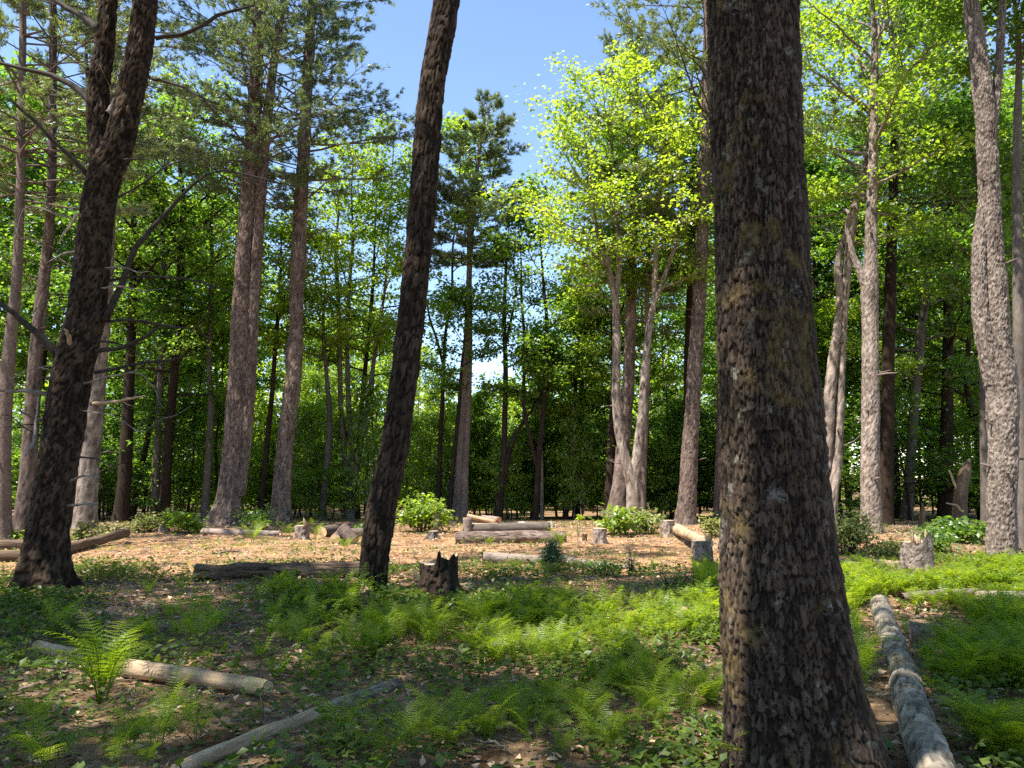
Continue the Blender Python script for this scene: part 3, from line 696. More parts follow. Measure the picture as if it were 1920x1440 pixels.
for spec in [
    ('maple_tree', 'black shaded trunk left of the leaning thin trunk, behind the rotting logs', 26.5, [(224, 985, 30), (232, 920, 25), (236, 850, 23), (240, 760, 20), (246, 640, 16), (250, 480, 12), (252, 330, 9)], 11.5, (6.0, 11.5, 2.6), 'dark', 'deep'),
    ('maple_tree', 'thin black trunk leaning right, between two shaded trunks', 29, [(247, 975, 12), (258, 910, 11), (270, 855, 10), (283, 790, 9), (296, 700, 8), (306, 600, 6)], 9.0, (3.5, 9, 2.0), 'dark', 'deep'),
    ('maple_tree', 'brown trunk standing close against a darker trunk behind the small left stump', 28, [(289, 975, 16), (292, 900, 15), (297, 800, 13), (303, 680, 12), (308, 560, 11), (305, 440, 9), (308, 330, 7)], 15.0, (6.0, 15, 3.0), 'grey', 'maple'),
    ('maple_tree', 'dark leafy maple trunk close against a browner trunk behind the small left stump', 27.5, [(308, 980, 22), (311, 900, 19), (318, 800, 17), (326, 700, 16), (336, 590, 15), (340, 480, 14), (344, 380, 10)], 15.5, (4.5, 15.5, 3.8), 'dark', 'maple'),
    ('maple_tree', 'slim forking trunk just left of the twin pine', 28.5, [(383, 980, 17), (388, 900, 14), (393, 820, 13), (396, 760, 12), (392, 690, 9), (394, 600, 8), (397, 480, 7), (400, 380, 5)], 13.5, (6.5, 13.5, 2.6), 'grey', 'maple'),
    ('maple_tree', 'slim dark trunk leaning right between the twin pine and the bent pine', 29.5, [(489, 962, 11), (494, 900, 10), (500, 840, 10), (510, 740, 9), (517, 640, 8), (524, 560, 7)], 11.0, (6.5, 11, 2.0), 'dark', 'bright'),
    ('maple_tree', 'slim grey maple trunk right of the bent pine', 30, [(603, 985, 14), (608, 920, 13), (615, 850, 12), (618, 780, 11), (612, 700, 8), (606, 600, 6)], 11.0, (6.0, 11, 2.2), 'grey', 'bright'),
]:
    traced_tree(spec[0], spec[1], 'tree', 'deciduous', spec[2], [spec[3]], spec[4], spec[5], mat=spec[6], leafmat=spec[7], nseg=12, rowstep=0.3, leaf=0.15, nl=22, nleaf=22, lopen=0.3)
traced_tree('maple_tree', 'bright green maple dividing into several thin stems behind the cut log rounds', 'tree', 'deciduous', 30.5,
            [[(655, 988, 20), (655, 930, 19), (648, 870, 12), (640, 780, 10), (637, 680, 9), (634, 560, 8), (630, 450, 6)], [(656, 930, 14), (661, 850, 11), (654, 760, 10), (651, 650, 8), (655, 540, 7), (662, 440, 5)], [(658, 940, 13), (672, 860, 11), (684, 790, 11), (695, 720, 9), (706, 640, 7), (722, 540, 5)]],
            [14.0, 15.0, 15.5], (6.2, 15.5, 3.2), mat='grey', leafmat='bright', nseg=12, rowstep=0.3, nl=34, leaf=0.16, nleaf=24, lopen=0.35)
traced_tree('maple_tree', 'thin dark maple stem close behind the several-stemmed maple', 'tree', 'deciduous', 31.5,
            [[(671, 985, 11), (668, 900, 10), (676, 780, 9), (690, 640, 8), (700, 520, 6)]], 13.5, (5.5, 13.5, 2.8), mat='dark', leafmat='bright', nseg=10, rowstep=0.3, nl=20, leaf=0.16, lopen=0.4)
traced_tree('maple_tree', 'leafy bright maple with crooked thin trunk seen beside the slanting trunk', 'tree', 'deciduous', 30.0,
            [[(826, 990, 14), (823, 930, 10), (824, 860, 9), (829, 760, 8), (832, 680, 7), (836, 620, 6), (846, 560, 5)], [(832, 690, 5), (820, 640, 5), (804, 590, 4), (800, 560, 3)]], [15.2, 9], (8.5, 15.2, 2.5), mat='dark', leafmat='bright', nseg=10, rowstep=0.3, nl=24, leaf=0.16, lopen=0.3)
traced_tree('maple_tree', 'thin black stem just left of the paired tall pines', 'tree', 'deciduous', 29.0,
            [[(841, 988, 9), (845, 920, 9), (852, 850, 8), (860, 770, 7), (866, 680, 5)]], 8.5, (4.8, 8.5, 1.6), mat='dark', leafmat='maple', nseg=8, rowstep=0.3, nl=10, leaf=0.15)
traced_tree('pine_tree', 'tall pair of straight pines with a pointed bushy top behind the far logs', 'tree', 'pine', 29.5,
            [[(855, 987, 18), (860, 900, 15), (866, 800, 13), (873, 680, 12), (878, 560, 11), (883, 450, 10), (893, 330, 8), (905, 240, 5), (912, 195, 2)],
             [(869, 985, 17), (872, 880, 14), (877, 760, 13), (880, 640, 12), (880, 540, 10), (879, 440, 8), (876, 360, 5)]], None,
            (10.0, 17.0, 2.5), mat='pine', leafmat='needle', nseg=16, rowstep=0.2, dead0=7.5, tuft=12, step=0.36, nlen=0.17)
traced_tree('maple_tree', 'dark slim tree forking low, right of the paired tall pines', 'tree', 'deciduous', 29.5,
            [[(934, 987, 17), (938, 930, 14), (944, 860, 12), (947, 770, 10), (948, 680, 9), (945, 600, 8), (948, 520, 6)], [(938, 930, 10), (948, 880, 10), (962, 825, 9), (985, 785, 6), (1004, 760, 4)], [(947, 650, 6), (958, 600, 5), (968, 545, 4)]],
            [12.0, 6.5, 11.5], (4.5, 12, 2.0), mat='dark', leafmat='maple', nseg=10, rowstep=0.3, nl=18, leaf=0.15, lopen=0.5)
traced_tree('maple_tree', 'slim dark tree with widely forked top behind the far log with orange cut end', 'tree', 'deciduous', 29.0,
            [[(1003, 987, 13), (1007, 920, 12), (1010, 860, 11), (1017, 790, 10), (1023, 700, 8), (1026, 620, 7), (1018, 520, 5)], [(1008, 880, 9), (994, 820, 8), (982, 760, 7), (985, 660, 6), (978, 560, 5)]],
            [12.5, 12.0], (4.6, 12.5, 2.3), mat='dark', leafmat='maple', nseg=10, rowstep=0.3, nl=20, leaf=0.15, lopen=0.5)
traced_tree('maple_tree', 'thin pale stem against the slim dark tree behind the far log', 'tree', 'deciduous', 29.8,
            [[(1016, 985, 7), (1016, 900, 6), (1014, 800, 5), (1012, 720, 4)]], 6.5, (4, 6.5, 1.2), mat='pale', leafmat='maple', nseg=8, rowstep=0.3, nl=8, leaf=0.15)
traced_tree('maple_tree', 'slim dark stem between the far log end and the leafy shrubs', 'tree', 'deciduous', 31.5,
            [[(1060, 980, 11), (1063, 900, 10), (1068, 820, 9), (1078, 740, 8), (1086, 640, 6)]], 9.0, (3.8, 9, 2.4), mat='dark', leafmat='bright', nseg=8, rowstep=0.3, nl=20, leaf=0.16, lopen=0.4)
traced_tree('maple_tree', 'thin straight dark stem left of the leafy shrubs', 'tree', 'deciduous', 32.0,
            [[(1082, 980, 9), (1086, 900, 9), (1090, 800, 8), (1093, 700, 7), (1098, 600, 5)]], 10.0, (4.2, 10, 2.4), mat='dark', leafmat='bright', nseg=8, rowstep=0.3, nl=20, leaf=0.16, lopen=0.4)
# the cluster behind the leafy shrubs
traced_tree('cherry_tree', 'scaly tree forking low into two curving stems behind the leafy shrubs', 'tree', 'deciduous', 25.3,
            [[(1186, 990, 30), (1188, 940, 27), (1186, 905, 26), (1172, 860, 18), (1160, 800, 17), (1155, 720, 16), (1156, 640, 15), (1153, 560, 13), (1140, 500, 11), (1122, 440, 8), (1112, 390, 6)],
             [(1188, 910, 22), (1196, 850, 19), (1204, 780, 17), (1209, 700, 15), (1216, 630, 13), (1226, 570, 11), (1242, 530, 9), (1252, 500, 7)],
             [(1154, 580, 9), (1160, 500, 9), (1159, 430, 8), (1150, 340, 6), (1146, 250, 4)], [(1226, 565, 9), (1229, 500, 9), (1233, 420, 8), (1240, 320, 6), (1244, 220, 4)]],
            [13.6, 12.0, 15.0, 15.4], (7.8, 15.4, 3.5), mat='pale', leafmat='bright', nseg=20, rowstep=0.15, ncell=14, hcell=0.1, amp=0.018, nl=50, leaf=0.14, nleaf=22, flare=0.2, lopen=0.2, bias=np.array([-0.22, 0, 0]))
traced_tree('pine_tree', 'broad shaded pine trunk just behind the low-forking scaly tree', 'tree', 'pine', 27.5,
            [[(1155, 985, 40), (1162, 920, 32), (1170, 820, 25), (1178, 720, 22), (1182, 620, 21), (1184, 520, 19), (1188, 400, 16), (1190, 280, 12), (1192, 150, 8)]], 18.0,
            (7.6, 18.0, 3.6), mat='pine', leafmat='needle', nseg=20, rowstep=0.2, ncell=16, hcell=0.2, amp=0.015, dead0=6.5, tuft=10, step=0.55, flare=0.4)
traced_tree('maple_tree', 'slim grey-pink stem close to the right of the low-forking scaly tree', 'tree', 'deciduous', 26.3,
            [[(1205, 985, 13), (1206, 900, 12), (1210, 800, 11), (1214, 700, 10), (1213, 580, 9), (1215, 450, 7)]], 14.0, (8.0, 14, 2.4), mat='pine', leafmat='maple', nseg=10, rowstep=0.3, nl=16, leaf=0.14)
traced_tree('maple_tree', 'dark shaded trunk left of the low-forking scaly tree', 'tree', 'deciduous', 29.0,
            [[(1141, 985, 20), (1143, 900, 17), (1148, 800, 15), (1152, 700, 13), (1150, 560, 10)]], 13.0, (5.5, 13, 2.8), mat='dark', leafmat='bright', nseg=10, rowstep=0.3, nl=20, leaf=0.16, lopen=0.4)
traced_tree('pine_tree', 'straight pinkish pine with a clean lit trunk beside the log propped on a stump', 'tree', 'pine', 25.0,
            [[(1285, 993, 38), (1288, 940, 33), (1293, 850, 30), (1299, 760, 27), (1304, 670, 26), (1310, 580, 24), (1315, 480, 23), (1319, 380, 21), (1322, 260, 19), (1325, 130, 16), (1327, 0, 13)]], 23.0,
            (10.5, 23, 4.6), mat='pine', leafmat='needle', nseg=56, rowstep=0.06, fine_h=17, ncell=24, hcell=0.13, amp=0.020, flare=0.3, flare_h=0.35, dead0=7.0, tuft=11, step=0.48, nlen=0.17)
traced_tree('pine_tree', 'dark pine trunk directly behind the straight pinkish pine', 'tree', 'pine', 29.0,
            [[(1292, 985, 16), (1291, 850, 15), (1289, 700, 14), (1293, 560, 13), (1298, 400, 11), (1302, 250, 9)]], 18, (9, 18, 3.0), mat='dark', leafmat='needle', nseg=12, rowstep=0.3, tuft=10, step=0.55)
traced_tree('pine_tree', 'brown pine trunk partly hidden by the thick near pine', 'tree', 'pine', 27.5,
            [[(1347, 982, 22), (1350, 880, 20), (1353, 760, 18), (1356, 600, 16), (1360, 400, 13)]], 18, (10, 18, 3.0), mat='pine', leafmat='needle', nseg=12, rowstep=0.3, tuft=8, step=0.6)
# right of the near pine
traced_tree('cherry_tree', 'crooked pale tree with a hollow split trunk and twisting upper stem', 'tree', 'deciduous', 24.5,
            [[(1559, 985, 20), (1560, 940, 19), (1567, 880, 18), (1573, 800, 16), (1577, 720, 14), (1580, 640, 13), (1584, 560, 14), (1590, 490, 16), (1597, 420, 18), (1606, 370, 14), (1622, 310, 13), (1632, 230, 12), (1640, 150, 11), (1650, 60, 9), (1656, 0, 8)],
             [(1553, 880, 10), (1552, 830, 20), (1554, 760, 20), (1560, 690, 18), (1570, 620, 16), (1575, 560, 13), (1571, 500, 11), (1577, 460, 9), (1588, 430, 7)],
             [(1640, 225, 10), (1655, 180, 10), (1670, 140, 9), (1674, 80, 8), (1672, 0, 7)]], [18.5, None, 18.0],
            (9.0, 18.5, 3.4), mat='pale', leafmat='bright', nseg=20, rowstep=0.15, ncell=12, hcell=0.16, amp=0.02, lump=0.10, nl=36, leaf=0.14, nleaf=22, flare=0.1, lopen=0.2)
traced_tree('maple_tree', 'straight pale trunk with fine scaly bark rising from the needle brush', 'tree', 'deciduous', 20.6,
            [[(1633, 1012, 42), (1633, 960, 36), (1632, 880, 33), (1632, 780, 31), (1632, 680, 29), (1631, 600, 28), (1631, 540, 30), (1633, 480, 23), (1634, 400, 20), (1637, 300, 16), (1638, 180, 13), (1640, 60, 10)],
             [(1628, 545, 20), (1616, 515, 15), (1604, 490, 10), (1596, 465, 7), (1588, 420, 5)]], [16.0, 9.0],
            (8.5, 16.0, 3.0), mat='pale', leafmat='bright', nseg=44, rowstep=0.06, ncell=26, hcell=0.06, amp=0.018, nl=30, leaf=0.14, flare=0.18, flare_h=0.3)
traced_tree('pine_tree', 'dark trunk in the shade right behind the straight pale trunk', 'tree', 'pine', 25.0,
            [[(1660, 995, 30), (1662, 900, 26), (1664, 780, 24), (1666, 650, 22), (1670, 520, 20), (1674, 400, 17), (1678, 250, 14)]], 18, (10, 18, 3.2), mat='dark', leafmat='needle', nseg=16, rowstep=0.25, tuft=8, step=0.6)
bp1 = P(1850, 712, 15.0); bp2 = P(1876, 528, 15.0); bp3 = P(1838, 588, 15.0)
traced_tree('cherry_tree', 'pale scaly tree with knobbly burls dividing into two stems above the bright ferns', 'tree', 'deciduous', 15.3,
            [[(1880, 1052, 52), (1878, 980, 48), (1879, 900, 47), (1881, 820, 48), (1880, 760, 52), (1877, 700, 50), (1870, 640, 44), (1866, 560, 40), (1861, 480, 37), (1857, 400, 35), (1853, 320, 33), (1849, 240, 33), (1842, 160, 31), (1831, 80, 28), (1820, 0, 24)],
             [(1866, 720, 34), (1850, 660, 28), (1840, 600, 28), (1837, 540, 25), (1836, 470, 23), (1840, 420, 20), (1846, 370, 14)],
             [(1853, 270, 16), (1866, 190, 15), (1873, 120, 13), (1878, 40, 11), (1880, -20, 9)]], [16.0, None, 14.0],
            (12.0, 16.0, 2.6), mat='pale', leafmat='maple', nseg=84, rowstep=0.035, fine_h=11.5, ncell=34, hcell=0.06, amp=0.026, lump=0.10, flare=0.15, flare_h=0.25, nl=26, leaf=0.15,
            burls=((bp1, 0.17, 0.16), (bp2 + np.array([0.1, -0.1, 0]), 0.14, 0.13), (bp3, 0.12, 0.05)))
traced_tree('maple_tree', 'grey smooth trunk close behind the burled pale tree', 'tree', 'deciduous', 17.0,
            [[(1917, 1035, 26), (1914, 900, 23), (1911, 760, 21), (1910, 600, 20), (1908, 450, 18), (1908, 250, 15)]], 15, (11.0, 15, 2.2), mat='grey', leafmat='deep', nseg=16, rowstep=0.25, nl=24, leaf=0.15)
traced_tree('maple_tree', 'dark trunk deep in the shade behind the broken snag', 'tree', 'deciduous', 29.0,
            [[(1772, 985, 28), (1774, 880, 24), (1776, 760, 21), (1778, 620, 18), (1780, 450, 14)]], 15, (4.5, 15, 3.6), mat='dark', leafmat='deep', nseg=12, rowstep=0.3, nl=26, leaf=0.15)
traced_tree('maple_tree', 'mossy thin trunk left of the burled pale tree', 'tree', 'deciduous', 21.5,
            [[(1848, 1005, 16), (1846, 920, 14), (1844, 800, 13), (1843, 700, 12), (1842, 560, 10)]], 12, (6.5, 12, 2.6), mat='grey', leafmat='deep', nseg=12, rowstep=0.3, nl=20, leaf=0.15)
traced_tree('maple_tree', 'dark wavy upper trunk with bright leaves behind the crooked pale tree', 'tree', 'deciduous', 28.5,
            [[(1700, 985, 20), (1712, 800, 17), (1730, 600, 15), (1752, 400, 13), (1757, 230, 12), (1745, 120, 11), (1732, 20, 10)]], 20, (5.0, 20, 3.6), mat='grey', leafmat='bright', nseg=12, rowstep=0.3, nl=34, leaf=0.16)

# ------------------------------------------------------------------ prototypes for the woods around the clearing
def proto_tree(h, z0, Rc, r0, kind, leafmat, mat, leaf=0.19, **kw):
    n = 7; zz = np.linspace(0, h, n)
    path = np.column_stack([np.cumsum(rng.normal(size=n) * 0.14), np.cumsum(rng.normal(size=n) * 0.14), zz]); path[:, :2] -= path[0, :2]; path[0, 2] = -0.25
    rad = r0 * (1 - 0.93 * (zz / h)) + 0.01
    w = MB(); c = MB()
    w.add(*trunk_mesh(path, rad, 9, 26, lump=0.06, flare=0.3, flare_h=0.3, seed=int(rng.integers(99))))
    if kind == 'pine': pine([(path, rad)], z0, h, Rc, wood=w, crown=c, **kw)
    else: deciduous([(path, rad)], z0, h, Rc, wood=w, crown=c, leaf=leaf, **kw)
    return w.mesh('trunk', M[mat], True), c.mesh('crown', M[leafmat]), h
PRO = {
    'bright': [proto_tree(15, 5.6, 3.4, 0.13, 'd', 'bright', 'grey', nl=26, nleaf=16), proto_tree(12, 3.6, 2.9, 0.10, 'd', 'bright', 'dark', nl=24, nleaf=16)],
    'maple': [proto_tree(15, 5.8, 3.5, 0.14, 'd', 'maple', 'dark', nl=26, nleaf=16), proto_tree(17, 6.8, 3.6, 0.15, 'd', 'maple', 'grey', nl=28, nleaf=16)],
    'deep': [proto_tree(14, 3.0, 3.4, 0.13, 'd', 'deep', 'dark', nl=30, nleaf=17), proto_tree(16, 5.0, 3.6, 0.14, 'd', 'deep', 'dark', nl=30, nleaf=17)],
    'pine': [proto_tree(20, 9, 3.2, 0.22, 'pine', 'needle', 'dark', tuft=8, step=0.7, nw=0.03, nlen=0.2, dead0=4)],
    'slim': [proto_tree(11, 5.2, 2.0, 0.07, 'd', 'maple', 'dark', nl=14, nleaf=14, nsub=5), proto_tree(10, 4.2, 1.8, 0.055, 'd', 'bright', 'dark', nl=14, nleaf=14, nsub=5)],
    'shrub': [proto_tree(2.6, 0.3, 1.3, 0.025, 'd', 'bright', 'grey', nl=16, nleaf=10, nsub=5, leaf=0.15, csz=0.22), proto_tree(3.4, 0.4, 1.5, 0.03, 'd', 'maple', 'grey', nl=18, nleaf=10, nsub=5, leaf=0.15, csz=0.24),
              proto_tree(4.6, 0.6, 1.7, 0.04, 'd', 'deep', 'dark', nl=20, nleaf=10, nsub=5, leaf=0.15, csz=0.26)],
}
def place_proto(kind, x, y, top, name, label, cat, group, sx=None, which=None):
    lst = PRO[kind]; tm, cm, h = lst[rng.integers(len(lst)) if which is None else which]
    s = top / h; sx = sx or s * rng.uniform(0.9, 1.15)
    t = thing(name, label, cat, (x, y, gz(x, y)), rng.uniform(0, 6.28), group)
    t.scale = (sx, sx, s)
    link('trunk', tm, t); link('crown', cm, t)
    return t
def skyline(px):
    """highest row that the woods beyond the clearing reach"""
    return float(np.interp(px, [-400, 100, 300, 420, 500, 560, 640, 700, 760, 800, 880, 960, 1000, 1060, 1120, 1200, 1300, 1380, 1480, 1700, 2400],
                               [60, 120, 230, 400, 500, 560, 590, 540, 590, 690, 740, 720, 640, 570, 530, 450, 380, 330, 240, 260, 60]))
WOODS = [
    # x range in the photograph, kinds, label, group
    (-120, 330, ('deep', 'maple', 'deep', 'maple', 'pine'), 'leafy forest tree in the shaded woods behind the rotting logs', 'trees of the woods behind the rotting logs'),
    (330, 600, ('bright', 'maple', 'maple', 'bright', 'deep'), 'leafy forest tree in the woods behind the twin pine and the bent pine', 'trees of the woods behind the twin pine'),
    (600, 1130, ('bright', 'bright', 'maple'), 'bright green leafy tree in the woods beyond the far logs', 'trees of the woods beyond the far logs'),
    (1130, 1420, ('maple', 'deep', 'deep', 'bright', 'pine'), 'leafy forest tree in the dark woods behind the straight pinkish pine', 'trees of the woods behind the pinkish pine'),
    (1420, 2040, ('deep', 'deep', 'maple', 'deep', 'bright'), 'leafy forest tree in the dark woods behind the pale trunks', 'trees of the woods behind the pale trunks'),
]
placed = []
for (a, b, kinds, lab, grp) in WOODS:
    y_lo, y_hi = 31.0, 62.0
    dens = (b - a) / 2000.0 * 74
    if a == 600: dens *= 0.26; y_lo, y_hi = 35.0, 44.0
    if a == 330: y_hi = 44.0; dens *= 0.55
    if a < 0: y_hi = 48.0; dens *= 0.65
    if a == 1130: dens *= 0.6
    cnt = 0; tries = 0
    while cnt < dens and tries < 900:
        tries += 1
        Y = y_lo + (y_hi - y_lo) * rng.uniform() ** 1.1
        px = rng.uniform(a, b); x = (px - 960) / FPX * Y
        if any((x - q[0]) ** 2 + (Y - q[1]) ** 2 < 2.3 ** 2 for q in placed): continue
        top = P(px, skyline(px), Y)[2] - gz(x, Y)
        top = min(top, 21) * rng.uniform(0.78, 1.0)
        top = max(top, 5.0)
        k = kinds[rng.integers(len(kinds))]
        if k == 'pine' and top < 13: k = 'maple'
        place_proto(k, x, Y, top, 'pine_tree' if k == 'pine' else 'forest_tree', lab.replace('leafy', 'needled') if k == 'pine' else lab, 'tree', grp + (' with needles' if k == 'pine' else ''))
        placed.append((x, Y)); cnt += 1
for (a, b, n, lab, grp) in [(200, 620, 9, 'slim dark-stemmed young tree in the woods behind the twin pine', 'slim young trees behind the twin pine'), (620, 1130, 10, 'slim dark-stemmed young tree beyond the far logs', 'slim young trees beyond the far logs'), (1500, 1900, 18, 'slim dark-stemmed young tree behind the pale trunks', 'slim young trees behind the pale trunks')]:
    for q in range(n):
        Y = rng.uniform(30, 46); px = rng.uniform(a, b); x = (px - 960) / FPX * Y
        place_proto('slim', x, Y, min(rng.uniform(6, 11), max(P(px, skyline(px), Y)[2], 5)), 'young_tree', lab, 'tree', grp)
# understorey saplings at the edge of the woods
UND = [(-60, 340, 26, 34, 15, ('deep',), 'leafy sapling in the shade behind the rotting logs', 'saplings behind the rotting logs'),
       (340, 700, 28, 38, 10, ('mid', 'bright'), 'leafy sapling at the foot of the woods behind the twin pine', 'saplings behind the twin pine'),
       (700, 1130, 33, 44, 9, ('bright', 'mid'), 'bright leafy sapling beyond the far logs', 'saplings beyond the far logs'),
       (1130, 1420, 30, 38, 16, ('deep',), 'leafy sapling in the dark woods behind the low-forking tree', 'saplings behind the low-forking tree'),
       (1500, 1980, 25, 38, 18, ('deep',), 'leafy sapling in the dark woods behind the pale trunks', 'saplings behind the pale trunks')]
for (a, b, y0, y1, n, kinds, lab, grp) in UND:
    for q in range(n):
        Y = rng.uniform(y0, y1); px = rng.uniform(a, b); x = (px - 960) / FPX * Y
        k = kinds[rng.integers(len(kinds))]; w = {'bright': 0, 'mid': 1, 'deep': 2}[k]
        place_proto('shrub', x, Y, rng.uniform(1.6, 4.5), 'sapling', lab, 'sapling', grp, which=w, sx=rng.uniform(0.8, 1.3))

for (a, b, n, lab, grp) in [(430, 690, 9, 'sunlit young sapling along the back edge of the clearing by the bent pine', 'sunlit saplings by the bent pine'), (760, 1130, 15, 'sunlit young sapling along the back edge of the clearing behind the far logs', 'sunlit saplings behind the far logs'), (1225, 1275, 2, 'sunlit young sapling left of the straight pinkish pine', 'sunlit saplings by the pinkish pine')]:
    for q in range(n):
        Y = rng.uniform(30.0, 35.0); px = a + (b - a) * (q + rng.uniform()) / n; x = (px - 960) / FPX * Y
        place_proto('shrub', x, Y, rng.uniform(2.0, 4.6), 'sapling', lab, 'sapling', grp, which=0, sx=rng.uniform(0.7, 1.1))
# sunny bushes and low trees in the open ground beyond the belt of woods
for (a, b, n, lab, grp) in [(-100, 600, 34, 'sunlit green bush in the open beyond the woods behind the twin pine', 'sunlit bushes beyond the twin pine'), (600, 1180, 40, 'sunlit green bush in the open ground far beyond the far logs', 'sunlit bushes beyond the far logs'), (1180, 1500, 12, 'sunlit green bush in the open far behind the pinkish pine', 'sunlit bushes beyond the pinkish pine')]:
    for q in range(n):
        Y = rng.uniform(50, 78); px = rng.uniform(a, b); x = (px - 960) / FPX * Y
        place_proto('shrub', x, Y, min(rng.uniform(3.0, 8.0), max(P(px, skyline(px) + 30, Y)[2] + 1.0, 4)), 'bush', lab, 'bush', grp, which=0 if rng.uniform() < 0.6 else 1, sx=rng.uniform(1.5, 2.4))

# far-off wood that reads as one mass
mb = MB()
n = 60000
az = rng.uniform(-0.85, 0.85, n); rr = rng.uniform(82, 125, n)
fx = np.sin(az) * rr; fy = np.cos(az) * rr
px = 960 + FPX * np.tan(az)
topz = np.array([P(960, s, 1.0)[2] - CAM_H for s in np.interp(px, np.linspace(-700, 2700, 400), [skyline(q) for q in np.linspace(-700, 2700, 400)])]) * fy + CAM_H
clump = vnoise(np.stack([fx * 0.16, fy * 0.16, np.zeros(n)], -1))
topz = np.minimum(topz, 26) * (0.55 + 0.5 * clump)
gzz = ground_z(fx, fy)
fz = gzz + 0.3 + np.maximum(topz - gzz, 2) * rng.uniform(0, 1, n) ** 0.8
keep = vnoise(np.stack([fx * 0.5, fy * 0.5, fz * 0.6], -1)) > 0.36
fx, fy, fz = fx[keep], fy[keep], fz[keep]; n = len(fx)
leaves(mb, np.stack([fx, fy, fz], -1), rng.normal(size=(n, 3)), rng.normal(size=(n, 3)) * 0.6 + np.array([-.2, -.3, 0.9]), rng.uniform(0.5, 1.0, n))
o = mb.build('far_woods', M['bright']); tag(o, 'far-off green woods filling the gaps between the trees', 'woods'); o['kind'] = 'stuff'

# trees standing to the left of and behind the camera: they shade the foreground
PRO['shade'] = [proto_tree(18, 8.2, 3.6, 0.22, 'd', 'maple', 'dark', nl=21, nsub=6, nleaf=26, leaf=0.2, csz=0.30, lopen=0.30), proto_tree(22, 11.3, 3.2, 0.27, 'd', 'maple', 'grey', nl=24, nsub=6, nleaf=15, leaf=0.2, csz=0.24), proto_tree(24, 15.0, 3.0, 0.28, 'd', 'maple', 'grey', nl=18, nsub=6, nleaf=15, leaf=0.2, csz=0.24), proto_tree(21, 14.3, 2.3, 0.30, 'd', 'maple', 'dark', nl=34, nsub=7, nleaf=20, leaf=0.22, csz=0.28)]
SH = [(-2.22, 1.64, 21, 3), (-8.7, 0.9, 18, 0), (-11.0, 2.8, 18, 0), (-11.2, 6.4, 18, 0), (-7.4, 5.9, 23, 2), (-4.0, -3.5, 18, 0), (1.8, -3.0, 19, 1), (-9.5, -5.0, 18, 0), (-15, -1.0, 18, 1), (12.5, 3.5, 18, 0), (17, 9.0, 18, 1)]
for (x, y, h, k) in SH:
    place_proto('shade', x, y, h, 'forest_tree', 'tall leafy maple standing outside the clearing, shading the ferns', 'tree', 'trees round the near ferns', sx=1.05, which=k)
# ------------------------------------------------------------------ logs and stumps
LOGSEG = []
def clear_of_logs(x, y, pad):
    """true where a plant would not grow through or hide a log: further back than pad from every log, more on its near side"""
    ok = np.ones(np.shape(x), bool)
    for a, b, r in LOGSEG:
        d = b - a; L2 = max(float(d @ d), 1e-6); t = np.clip(((x - a[0]) * d[0] + (y - a[1]) * d[1]) / L2, 0, 1)
        ex = x - a[0] - t * d[0]; ey = y - a[1] - t * d[1]; dist = np.hypot(ex, ey)
        ok &= dist > r + np.where(ex * -a[0] + ey * -a[1] > 0, pad * 1.6, pad * 0.5)
    return ok
def disc(r, n=18, jag=0.06, dome=0.004):
    th = np.arange(n) * 2 * math.pi / n; rr = r * (1 + jag * (rng.uniform(size=n) - 0.5))
    V = np.concatenate([np.column_stack([rr * np.cos(th), rr * np.sin(th), np.zeros(n)]), np.column_stack([rr * 0.5 * np.cos(th), rr * 0.5 * np.sin(th), np.full(n, dome * 0.6)]), [[0, 0, dome]]])
    T = [(n + k, n + (k + 1) % n, 2 * n) for k in range(n)]
    Q = [(k, (k + 1) % n, n + (k + 1) % n, n + k) for k in range(n)]
    m = MB(); m.add(V, T, Q); return m

